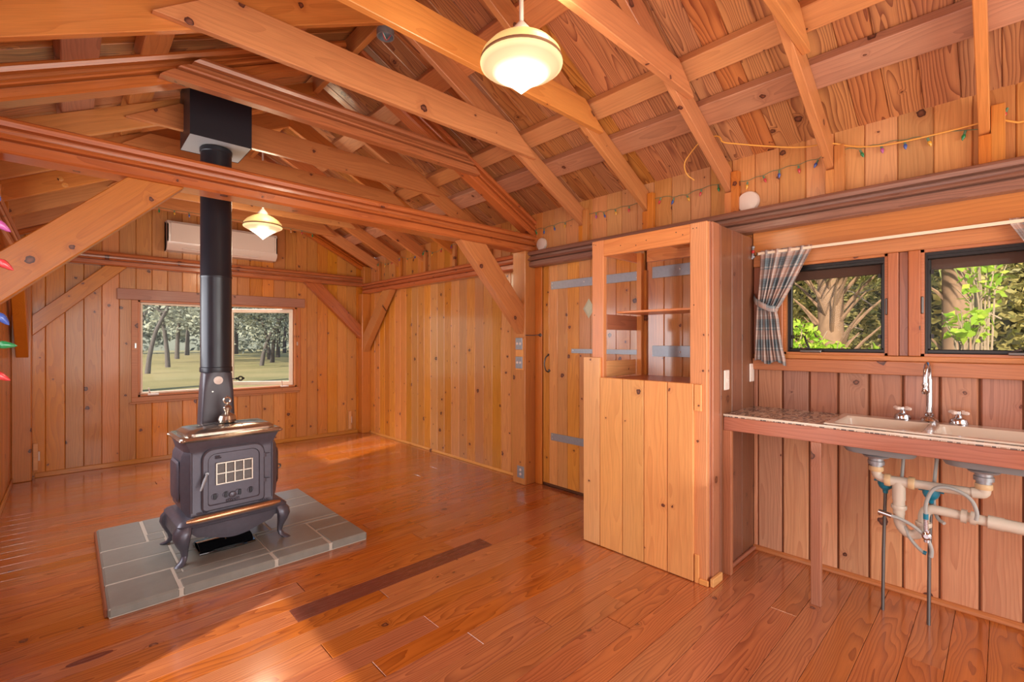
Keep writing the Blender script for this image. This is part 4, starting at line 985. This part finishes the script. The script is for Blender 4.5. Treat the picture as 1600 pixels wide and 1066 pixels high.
# ------------------------------------------------------------------ drain
dp = empty('drain_pipe', (DX,.25,.55), 'cream plastic sink drain with trap, running off to the right', 'drain pipe')
X_ = DX
def pv(name, pts, r, mat=M_PVC, n=14, smooth=2, lbl=None): return MB().tube(pts, r, n, smooth=smooth).build(name, mat, dp, label=lbl)
pv('elbow', [(X_,.44,.705),(X_,.44,.66),(X_,.405,.648),(X_,.375,.646)], .021)
pv('tee', [(X_,.385,.646),(X_,.30,.650)], .024, smooth=0); pv('tee', [(X_,.352,.646),(X_,.352,.56)], .026, smooth=0)
pv('cross_pipe', [(X_,.30,.650),(X_,.10,.655)], .0205, smooth=0)
pv('elbow', [(X_,.10,.655),(X_,.068,.658),(X_,.062,.665),(X_,.062,.705)], .024)
for p, ax in (((X_,.44,.695),(0,0,1)),((X_,.062,.690),(0,0,1)),((X_,.395,.647),(0,1,0)),((X_,.305,.650),(0,1,0))):
    MB().lathe(V(p)-V(ax)*.012, [(.028,0),(.030,.004),(.030,.020),(.028,.024)], 12, ax).build('slip_nut', M_PVCR, dp, label='yellowed slip nut')
pv('down_pipe', [(X_,.352,.565),(X_,.352,.49)], .0235, smooth=0)
pv('trap', [(X_,.352,.50),(X_,.352,.445),(X_,.325,.405),(X_,.29,.405),(X_,.265,.44),(X_,.262,.47)], .022)
pv('trap_arm', [(X_,.262,.46),(X_,.262,.515),(X_,.245,.545),(X_,.19,.545),(X_,.13,.542)], .021)
for z_, y_ in ((.525,.352),(.468,.262)):
    MB().lathe((X_,y_,z_-.010), [(.029,0),(.031,.004),(.031,.016),(.029,.020)], 12).build('slip_nut', M_PVC, dp)
pv('coupling', [(X_,.135,.542),(X_,.115,.541)], .030, smooth=0); pv('coupling', [(X_,.105,.541),(X_,.085,.540)], .029, smooth=0)
pv('waste_pipe', [(X_,.13,.541),(X_,.05,.538),(X_,-2.0,.50)], .022, smooth=0); pv('coupling', [(X_,.05,.538),(X_,.0,.537)], .029, smooth=0)
pv('waste_pipe', [(X_,.0,.537),(X_,-2.0,.50)], .0265, smooth=0)
# water supply
for yc, zc, yb_, lb in ((.408,.618,.414,'left'),(.238,.610,.244,'right')):
    vl = MB().lathe((DX+.03,yc,zc), [(.010,-.045),(.012,-.03),(.026,-.016),(.032,.0),(.030,.018),(.016,.024)], 16)
    vl.tube([(DX+.03,yc+.045,zc+.012),(DX+.03,yc-.045,zc+.012)], .005)
    vl.build('valve', M_TEAL, label='teal plastic shut-off valve on the %s riser pipe' % lb, cat='valve')
    MB().tube([(DX+.03,yc,zc-.046),(DX+.015,yc+.005,.30),(DX+.0,yb_,.0)], .0075, 10).build('riser_pipe', M_STEEL, label='thin dull metal water pipe standing up from the floor, %s one' % lb, cat='pipe')
def hose(pts, label, ends=()):
    o = MB().tube(pts, .0075, 10, smooth=3).build('supply_hose', M_HOSE, label=label, cat='hose')
    for p, q, r_, mt in ends: MB().cyl(p, q, r_, n=12).build('coupling_nut', mt, o)
HX = DX - .045
hose([(DX+.1,.345,.78),(DX+.09,.348,.70),(DX+.06,.352,.60),(DX+.06,.35,.52)], 'short grey supply hose dropping behind the left part of the drain')
hose([(DX+.08,.218,.80),(DX+.07,.23,.66),(DX+.05,.232,.57),(DX+.03,.22,.50),(DX,.19,.49)], 'grey hose dropping behind the drain from the right tap')
hose([(HX,.250,.525),(HX,.252,.58),(HX,.225,.66),(HX,.165,.672),(HX,.10,.64),(HX,.08,.58),(HX,.085,.545)], 'grey braided hose looping up over the drain arm', [((HX,.250,.505),(HX,.250,.53),.010,M_TEAL),((HX,.250,.455),(HX,.250,.505),.009,M_CHROME)])
hose([(HX,.375,.487),(HX,.34,.482),(HX,.29,.46),(HX,.245,.42),(HX,.228,.37),(HX,.232,.335)], 'thin grey hose curving from the chrome stop to the right riser', [((HX,.425,.496),(HX,.375,.487),.012,M_CHROME)])
hose([(DX-.01,.33,.44),(DX-.02,.31,.39),(DX-.02,.27,.345),(DX-.02,.255,.34)], 'short white hose tail hanging below the trap', [((DX-.02,.262,.341),(DX-.02,.25,.338),.009,M_TEAL)])
MB().lathe((HX-.006,.247,.43), [(.018,0),(.018,.006),(.010,.012)], 12, (-1,0,0)).cyl((HX,.247,.40),(HX,.247,.455), .011).build('stop_valve', M_CHROME, label='chrome stop valve with oval handle before the right riser pipe', cat='valve')

# ------------------------------------------------------------------ curtains
s = NT('plaid_cotton'); uv = s.n('ShaderNodeUVMap'); sx = s.n('ShaderNodeSeparateXYZ', i={0: uv.outputs[0]})
pink, blue, dark, white = srgb(184,154,142), srgb(110,126,134), srgb(72,80,94), srgb(198,190,184)
def stripes(f, n):
    fr_ = s.m('FRACT', s.m('MULTIPLY', f, n))
    return s.ramp(fr_, [(0, pink), (.20, white), (.25, pink), (.40, blue), (.53, dark), (.56, blue), (.62, dark), (.65, blue), (.82, white), (.87, blue), (.95, pink)], 'CONSTANT')
cl_ = s.mix(.5, stripes(sx.outputs[0], 3.4), stripes(sx.outputs[1], 5.5)); s.l(cl_, s.b.inputs['Base Color']); s.b.inputs['Roughness'].default_value = .85
M_PLAID = s.mat
def curtain(mirror, label):
    my = (lambda y: .752 - y) if mirror else (lambda y: y)
    rows, cols = 46, 64; vs = []; uvs = []
    keys = [(1.892,1.052,.768,.010),(1.868,1.050,.770,.010),(1.78,1.052,.815,.013),(1.66,1.058,.875,.016),(1.56,1.064,.930,.018),(1.515,1.068,.958,.014),(1.47,1.07,.948,.016),(1.38,1.075,.938,.018),(1.28,1.08,.922,.020),(1.205,1.085,.905,.020)]
    for i in range(rows+1):
        z = 1.892 - (1.892-1.205)*i/rows
        for (za,a1,b1,c1),(zb,a2,b2,c2) in zip(keys, keys[1:]):
            if zb <= z <= za + 1e-6:
                t = (za-z)/(za-zb); a, b, c = a1+(a2-a1)*t, b1+(b2-b1)*t, c1+(c2-c1)*t; break
        for j in range(cols+1):
            u = j/cols; ph = u*2*math.pi*9 + .8*math.sin(u*7+z*3)
            y = a + (b-a)*u; x = XR-.060 - .7*c*math.sin(ph) - .006*math.sin(ph*.5+z*9)
            zz = z + (.012*math.sin(u*11) - .015*u if i == rows else 0)
            vs.append((x, my(y), zz)); uvs.append((u, (1.892-z)*1.45))
    W = cols+1; fs = [(r_*W+c, r_*W+c+1, (r_+1)*W+c+1, (r_+1)*W+c) for r_ in range(rows) for c in range(cols)]
    me = bpy.data.meshes.new('curtain'); c0 = V((XR-.06, my(.95), 1.89)); me.from_pydata([V(v)-c0 for v in vs], [], fs); me.materials.append(M_PLAID)
    ul = me.uv_layers.new(name='UVMap')
    for lp_ in me.loops: ul.data[lp_.index].uv = uvs[lp_.vertex_index]
    me.polygons.foreach_set('use_smooth', [True]*len(fs))
    o = bpy.data.objects.new('curtain', me); COL.objects.link(o); setw(o, T(*c0)); props(o, label, 'curtain', 'plaid kitchen curtains')
    md = o.modifiers.new('thickness', 'SOLIDIFY'); md.thickness = .0015
    # tieback band
    vs = []; uvs = []
    pts = [(XR-.02,1.10,1.615),(XR-.055,1.09,1.60),(XR-.092,1.065,1.575),(XR-.098,1.02,1.545),(XR-.094,.985,1.528),(XR-.07,.952,1.525),(XR-.03,.955,1.54)]
    for i, (x, y, z) in enumerate(pts): vs += [(x, my(y), z+.019), (x, my(y), z-.019)]; uvs += [(i*.12, .3), (i*.12, .42)]
    me = bpy.data.meshes.new('tieback'); me.from_pydata([V(v)-c0 for v in vs], [], [(2*i,2*i+1,2*i+3,2*i+2) for i in range(len(pts)-1)]); me.materials.append(M_PLAID)
    ul = me.uv_layers.new(name='UVMap')
    for lp_ in me.loops: ul.data[lp_.index].uv = uvs[lp_.vertex_index]
    me.polygons.foreach_set('use_smooth', [True]*len(me.polygons))
    tb = bpy.data.objects.new('tieback', me); COL.objects.link(tb); setw(tb, T(*c0), o); tb.modifiers.new('thickness', 'SOLIDIFY').thickness = .003
curtain(False, 'plaid cotton curtain tied back at the left of the kitchen window')
curtain(True, 'plaid cotton curtain of which only a corner shows at the right edge')
MB().cbox((XR-.066,-.36,1.868),(XR-.058,1.07,1.884), .001).cbox((XR-.066,1.062,1.868),(XR-.001,1.07,1.884), .001).build('curtain_rod', M_CREAM, label='flat cream curtain rod across the kitchen windows', cat='curtain rod')

# ------------------------------------------------------------------ string lights and cord
BC = {'r': srgb(200,60,66), 'g': srgb(30,130,78), 'b': srgb(60,90,170), 'y': srgb(226,170,60), 'p': srgb(176,84,150), 'o': srgb(230,150,90)}
BM = {k: plain('bulb_' + n, BC[k], .18, coat=.6) for k, n in zip('rgbypo', ('red','green','blue','yellow','pink','orange'))}
def bulb(e, p, d, c, sc_=1.0):
    p = V(p); d = V(d).normalized()
    so = MB().cyl(p, p + d*.018*sc_, .0055*sc_, n=8).build('socket', M_GREEN, e)
    MB().lathe(p + d*.017*sc_, [(.004*sc_,0),(.0085*sc_,.008*sc_),(.0085*sc_,.014*sc_),(.004*sc_,.027*sc_),(.0004,.032*sc_)], 10, d).build('bulb', BM[c], so)
e = empty('string_lights', (XR-.01, 1.5, 2.38), 'string of small coloured bulbs tacked along the top of the right wall', 'string lights')
seq = [(3.03,2.352,'g'),(2.92,2.345,'b'),(2.80,2.353,'b'),(2.667,2.357,'y'),(2.336,2.377,'p'),(2.26,2.362,'b'),(2.148,2.366,'y'),(2.02,2.365,'r'),(1.75,2.372,'r'),(1.646,2.348,'b'),(1.55,2.343,'y'),(1.444,2.362,'r'),(1.33,2.365,'g'),
       (1.142,2.34,'y'),(1.047,2.352,'r'),(.956,2.365,'b'),(.852,2.366,'r'),(.75,2.372,'b'),(.70,2.385,'y'),(.629,2.392,'r'),(.55,2.37,'g'),(.458,2.369,'p'),(.36,2.362,'b'),(.27,2.348,'y'),(.131,2.34,'g'),(.02,2.29,'y'),(-.01,2.40,'r')]
pts = []
for i, (y_, z_, c) in enumerate(seq):
    bulb(e, (XR-.014, y_, z_+.018), (-.15 + .2*random.random(), random.uniform(-.5,.5), -1), c); pts.append((XR-.012, y_, z_+.022))
    if i+1 < len(seq): pts.append((XR-.012, (y_+seq[i+1][0])/2, (z_+seq[i+1][1])/2+.034))
MB().tube(pts, .0018, 5, smooth=1).build('wire', M_GREEN, e)
e = empty('string_lights', (1.2, 6.05, 2.7), 'string of small coloured bulbs along the last collar tie before the air conditioner', 'string lights')
pts = []
for i in range(14):
    x_ = .55 + i*.13; z_ = 2.705 if x_ < 2.2 else 2.705-(x_-2.2)*.4; bulb(e, (x_, 6.035, z_), (0, -.2, -1), 'rgybpo'[i%6]); pts.append((x_, 6.035, z_+.004 + .006*(i%2)))
MB().tube(pts, .002, 5).build('wire', M_GREEN, e)
e = empty('string_lights', (-.13, 1.6, 2.0), 'near string of coloured bulbs hanging down at the left edge of the picture', 'string lights')
hx, hy = -.135, 1.60
pts = [(hx-.012, hy, 2.36)]
for z_, c, d, dx_ in ((1.70,'b',(.5,0,-.8),-.012),(1.62,'p',(.7,0,-.6),-.008),(1.53,'r',(.6,0,-.5),-.004),(1.41,'b',(.6,0,-.8),-.002),(1.325,'g',(1,0,-.12),-.010),(1.295,'y',(.1,0,-1),-.012),(1.268,'r',(.8,0,-.55),-.012),(1.24,'y',(0,0,-1),-.014)):
    bulb(e, (hx+dx_+.004, hy, z_), d, c, 1.1); pts.append((hx+dx_-.002, hy, z_+.004))
MB().tube(pts, .0025, 6, smooth=1).build('wire', M_GREEN, e)
e = empty('string_lights', (XR-.02, 5.5, 2.35), 'string of small coloured bulbs at the rafter feet in the far right corner', 'string lights')
pts = []
for i in range(16):
    y_ = 6.2 - i*.19; z_ = 2.40 + .02*math.sin(i*2.1); bulb(e, (XR-.055, y_, z_), (-.3, .2*math.sin(i), -1), 'bgyrpo'[i%6]); pts += [(XR-.052, y_, z_+.003), (XR-.052, y_-.09, z_-.004)]
MB().tube(pts, .0018, 5).build('wire', M_GREEN, e)
def sb(x): return Z0+.215+MS*(XR-x)     # underside of roof boards
MB().tube([(3.02,1.42,2.40),(2.98,1.46,2.44),(2.93,1.45,2.50),(2.925,1.40,2.55),(2.92,1.34,2.60),(2.917,1.29,2.606),(2.914,1.23,2.606),(2.905,1.20,2.58),(2.90,1.19,2.545),(2.93,1.12,2.525),(2.99,.98,2.485),(3.06,.80,2.44),(3.11,.70,2.45),(3.15,.66,2.45),(3.165,.60,2.42),(3.165,.50,2.385),(3.165,.385,2.372),(3.165,.26,2.37),(3.165,.10,2.372),(3.165,.055,2.378)], .004, 8, smooth=2).build('extension_cord', M_CORD, label='yellow cord sagging along the top of the right wall under the rafters', cat='cord')
MB().tube([(3.165,.005,2.362),(3.165,-.06,2.325),(3.165,-.4,2.33),(3.165,-1.2,2.34)], .0045, 8, smooth=1).build('extension_cord', M_CORD, label='yellow cord end at the right edge beyond the last rafter', cat='cord')

# ------------------------------------------------------------------ outdoors
def grass():
    s = NT('lawn_grass'); tc = s.n('ShaderNodeTexCoord'); nz = s.n('ShaderNodeTexNoise', i={'Vector': tc.outputs['Object'], 'Scale': .25, 'Detail': 5.}); nf = s.n('ShaderNodeTexNoise', i={'Vector': tc.outputs['Object'], 'Scale': 9., 'Detail': 3.})
    c = s.mix(s.m('MULTIPLY_ADD', nz.outputs['Fac'], 2., -.6, clamp=True), srgb(190,168,118), srgb(146,140,90)); f = s.m('MULTIPLY_ADD', nf.outputs['Fac'], .6, .7)
    s.l(s.mix(1., c, s.n('ShaderNodeCombineColor', i={0: f, 1: f, 2: f}).outputs[0], 'MULTIPLY'), s.b.inputs['Base Color']); s.b.inputs['Roughness'].default_value = .9; return s.mat
def leafmat(name, c1, c2, tr=.35):
    s = NT(name); oi = s.n('ShaderNodeNewGeometry'); c = s.mix(oi.outputs['Random Per Island'], c1, c2); s.l(c, s.b.inputs['Base Color']); s.b.inputs['Roughness'].default_value = .5
    t = s.n('ShaderNodeBsdfTranslucent'); s.l(c, t.inputs[0]); mx = s.n('ShaderNodeMixShader', i={0: tr, 1: s.b.outputs[0], 2: t.outputs[0]}); s.l(mx.outputs[0], s.out.inputs[0]); return s.mat
G0 = -.5
MB().box((-60,-30,G0-.3),(70,110,G0)).build('lawn', grass(), smooth=False, label='wide mown lawn outside the far window', kind='structure')
L_OAK = leafmat('oak_leaves', srgb(104,110,108), srgb(206,208,192)); L_BR = leafmat('bright_leaves', srgb(150,196,56), srgb(222,238,96), .5); L_DK = leafmat('forest_leaves', srgb(92,98,48), srgb(220,200,128), .4)
L_PALM = leafmat('palm_leaves', srgb(104,118,58), srgb(196,198,118), .4)
BARK = plain('oak_bark', srgb(92,84,84), .9, noise=.3, nscale=6, bump=.5); PBARK = plain('palm_bark', srgb(150,116,92), .85, noise=.35, nscale=12, bump=.6); TWIG = plain('dry_twig', srgb(170,146,124), .8)
rng = random.Random(3)
def leaves(m, c, rad, n, size, rg=rng, shell=.0, asp=.45):
    c = V(c)
    for _ in range(n):
        while True:
            q = V((rg.uniform(-1,1), rg.uniform(-1,1), rg.uniform(-1,1)))
            if shell < q.length < 1: break
        p = c + V((q.x*rad[0], q.y*rad[1], q.z*rad[2])); d = V((rg.gauss(0,1), rg.gauss(0,1), rg.gauss(0,.7))).normalized(); w = d.orthogonal().normalized()
        w = (w*math.cos(a_ := rg.uniform(0,6.28)) + d.cross(w)*math.sin(a_)); z_ = size*rg.uniform(.6,1.3); n0 = len(m.v)
        m.v += [p-d*z_, p+w*z_*asp, p+d*z_, p-w*z_*asp]; m.f.append((n0,n0+1,n0+2,n0+3)); m.m.append(0)
    return m
def tree(name, x, y, h, tr, lean, crown, label, group=None, nl=900, ls=.16, lm=None, droop=True):
    rg = random.Random(int(x*37+y*11)); e = empty(name, (x, y, G0), label, 'tree', group)
    top = V((x+lean, y, G0+h)); mid = V((x+lean*.25, y, G0+h*.5))
    t = MB().tube([(x,y,G0-.05),(x+lean*.05,y,G0+h*.2),mid,top], [tr*1.25,tr,tr*.85,tr*.5], 10, smooth=1)
    for k in range(5):
        a = rg.uniform(0,6.28); b = mid.lerp(top, rg.uniform(.1,.9)); t.tube([b, b+V((math.cos(a),math.sin(a),.5))*crown*.45, b+V((math.cos(a),math.sin(a),.55))*crown*.85], [tr*.4,tr*.25,tr*.08], 6, smooth=1)
    t.build('trunk', BARK, e)
    m = MB()
    for k in range(9):
        a = rg.uniform(0,6.28); r_ = rg.uniform(.1,.8)*crown; c = top + V((math.cos(a)*r_, math.sin(a)*r_, rg.uniform(-.35,.55)*crown))
        leaves(m, c, (crown*.5, crown*.5, crown*.36), nl//9, ls, rg)
        if droop: leaves(m, c - V((0,0,crown*.45)), (crown*.28, crown*.28, crown*.42), nl//14, ls*.8, rg)
    m.build('foliage', lm or L_OAK, e, smooth=False, fix=False)
tree('oak_tree', 1.35, 21.6, 7.6, .34, 1.3, 3.4, 'big dark leaning oak trunk at the left side of the far window', nl=1100, ls=.20)
tg = 'distant oaks across the lawn'; tl = 'distant moss-hung oak in the tree belt across the lawn'
for i, (x, y, h, tr, ln) in enumerate(((3.2,33,4.6,.15,.5),(5.0,40,5,.18,-.6),(6.8,36,4.4,.16,.5),(8.6,45,5,.2,.3),(10.4,38,4.6,.17,1.0),(12.6,43,5,.2,.2),(14.4,50,5,.22,-.8),(4.2,52,6,.2,.4),(8,58,6,.25,0),(12,60,6.5,.25,0),(17,56,6,.25,0),(1.5,46,5,.2,.3),(21,62,7,.3,0),(2.2,62,7,.3,0),(15.0,38,4.2,.14,.3),(6,70,8,.3,0),(11,72,8,.3,0),(17,74,8,.3,0),(24,76,8,.3,0),(0,72,8,.3,0))):
    tree('oak_tree', x, y, h*.95 + 1.3, tr*.75, ln*2.6 + .6, 3.4 + (i%3)*.5, tl, tg, nl=1200, ls=.20 if y < 50 else .30)
m = MB(); rg = random.Random(5)
for k in range(30): leaves(m, (-8+k*1.6, 84+rg.uniform(-2,2), 3.2+rg.uniform(-1,2)), (2.4,2,4.2), 220, .45, rg)
m.build('tree_belt', L_OAK, smooth=False, fix=False, label='continuous far woodland belt behind the oaks', cat='woodland', kind='stuff')

# kitchen side: palms, shrubs, forest
def palm(x, y, r, z1, label, boots=True, fr=()):
    e = empty('palm_tree', (x, y, G0), label, 'palm')
    MB().tube([(x,y,G0-.05),(x+.02,y,1.5),(x,y+.03,z1)], [r*1.1,r,r*.95], 14, smooth=1).build('trunk', PBARK, e)
    rg = random.Random(int(x*100))
    b = MB()
    n_ = 90 if boots else 16
    for k in range(n_):
        z = .2 + (z1-.6)*k/n_; a = k*2.4; d = V((math.cos(a), math.sin(a), 0)); L = rg.uniform(.4,.85) if boots else rg.uniform(.2,.5)
        p = V((x,y,z)) + d*r*.8
        b.tube([p, p + d*L*.4 + V((0,0,L*.5)), p + d*L*.75 + V((0,0,L*.85))], [.030,.020,.008], 5)
    b.build('frond_stub', PBARK, e)
    for (a, z, el, L) in fr:
        m_ = MB(); d = V((math.cos(a), math.sin(a), 0)); c = V((x,y,z)) + d*L*.45 + V((0,0,el)); m_.tube([(x,y,z-.1), c], .012, 5)
        for q in range(26):
            t = R(-150+300*q/25); s2 = V((-d.y, d.x, 0)); dd = (d*math.cos(t)*.75 + s2*math.sin(t) + V((0,0,-.55-.2*rg.random()))).normalized()
            tip = c + dd*L*rg.uniform(.6,.8) + V((0,0,-.12)); w = dd.cross(V((0,0,1))).normalized()*.022; mid = c + dd*L*.4
            m_.add([c, mid+w, tip, mid-w], [(0,1,2,3)])
        m_.build('frond', L_PALM, e, smooth=False, fix=False)
palm(8.6, 1.86, .17, 5.2, 'palm trunk bristling with old frond stubs outside the left kitchen window', True, [(3.9,3.0,.15,1.7),(4.6,2.9,.1,1.6),(2.6,3.4,.1,1.6)])
palm(9.3, .44, .19, 5.2, 'smoother sunlit palm trunk outside the right kitchen window', False, [(2.2,2.95,.05,1.5),(2.7,2.9,.0,1.5),(1.7,3.1,.1,1.4)])
def shrub(name, cs, label, mat, n, size, twigs=14, seed=1):
    rg = random.Random(seed); c0 = V(cs[0][0]); e = empty(name, (c0.x, c0.y, G0), label, 'shrub'); m_ = MB(); t = MB()
    for c, rad in cs:
        leaves(m_, c, rad, n, size, rg, asp=.5)
        for k in range(twigs):
            p = V(c) + V((rg.uniform(-1,1)*rad[0], rg.uniform(-1,1)*rad[1], rg.uniform(-.3,1)*rad[2])); t.tube([(c[0],c[1],G0), V(c)*.5 + p*.5 - V((0,0,.2)), p], [.014,.008,.004], 5)
    m_.build('foliage', mat, e, smooth=False, fix=False); t.build('twig', TWIG, e)
shrub('shrub', [((7.0,1.95,1.05),(.5,.42,.62)), ((6.9,1.5,.80),(.45,.4,.55))], 'bright lime green bush low outside the left kitchen window', L_BR, 900, .05, seed=4)
shrub('shrub', [((6.4,1.0,.86),(.22,.13,.44))], 'small lime green bush at the right corner of the left kitchen window', L_BR, 260, .055, seed=8)
shrub('shrub', [((7.3,.16,2.0),(.4,.20,.40)), ((7.1,.28,1.5),(.35,.2,.2))], 'bright leafy branches at the right of the right kitchen window', L_BR, 110, .06, 16, seed=12)
m = MB(); tw = MB(); rg = random.Random(9)
for k in range(44):
    c = (11.2+rg.uniform(-.8,3.5), -4.5+k*.30, rg.uniform(.2,4.6)); leaves(m, c, (1.,.9,1.), 640, .065, rg)
for k in range(150):
    p = V((rg.uniform(9.0,11.), rg.uniform(-3,7), rg.uniform(-.3,4))); q = p + V((rg.uniform(-.6,.6), rg.uniform(-1,1), rg.uniform(-.4,.9))); tw.tube([p, (p+q)/2+V((0,0,.1)), q], [.014,.01,.005], 5)
for k in range(9): leaves(m, (15.5, -6+k*1.9, 2.6), (1.2,1.7,4.2), 900, .15, rg)
fo = m.build('thicket', L_DK, smooth=False, fix=False, label='dense sunlit thicket outside the kitchen windows', cat='thicket', kind='stuff')
tw.build('branches', TWIG, fo)
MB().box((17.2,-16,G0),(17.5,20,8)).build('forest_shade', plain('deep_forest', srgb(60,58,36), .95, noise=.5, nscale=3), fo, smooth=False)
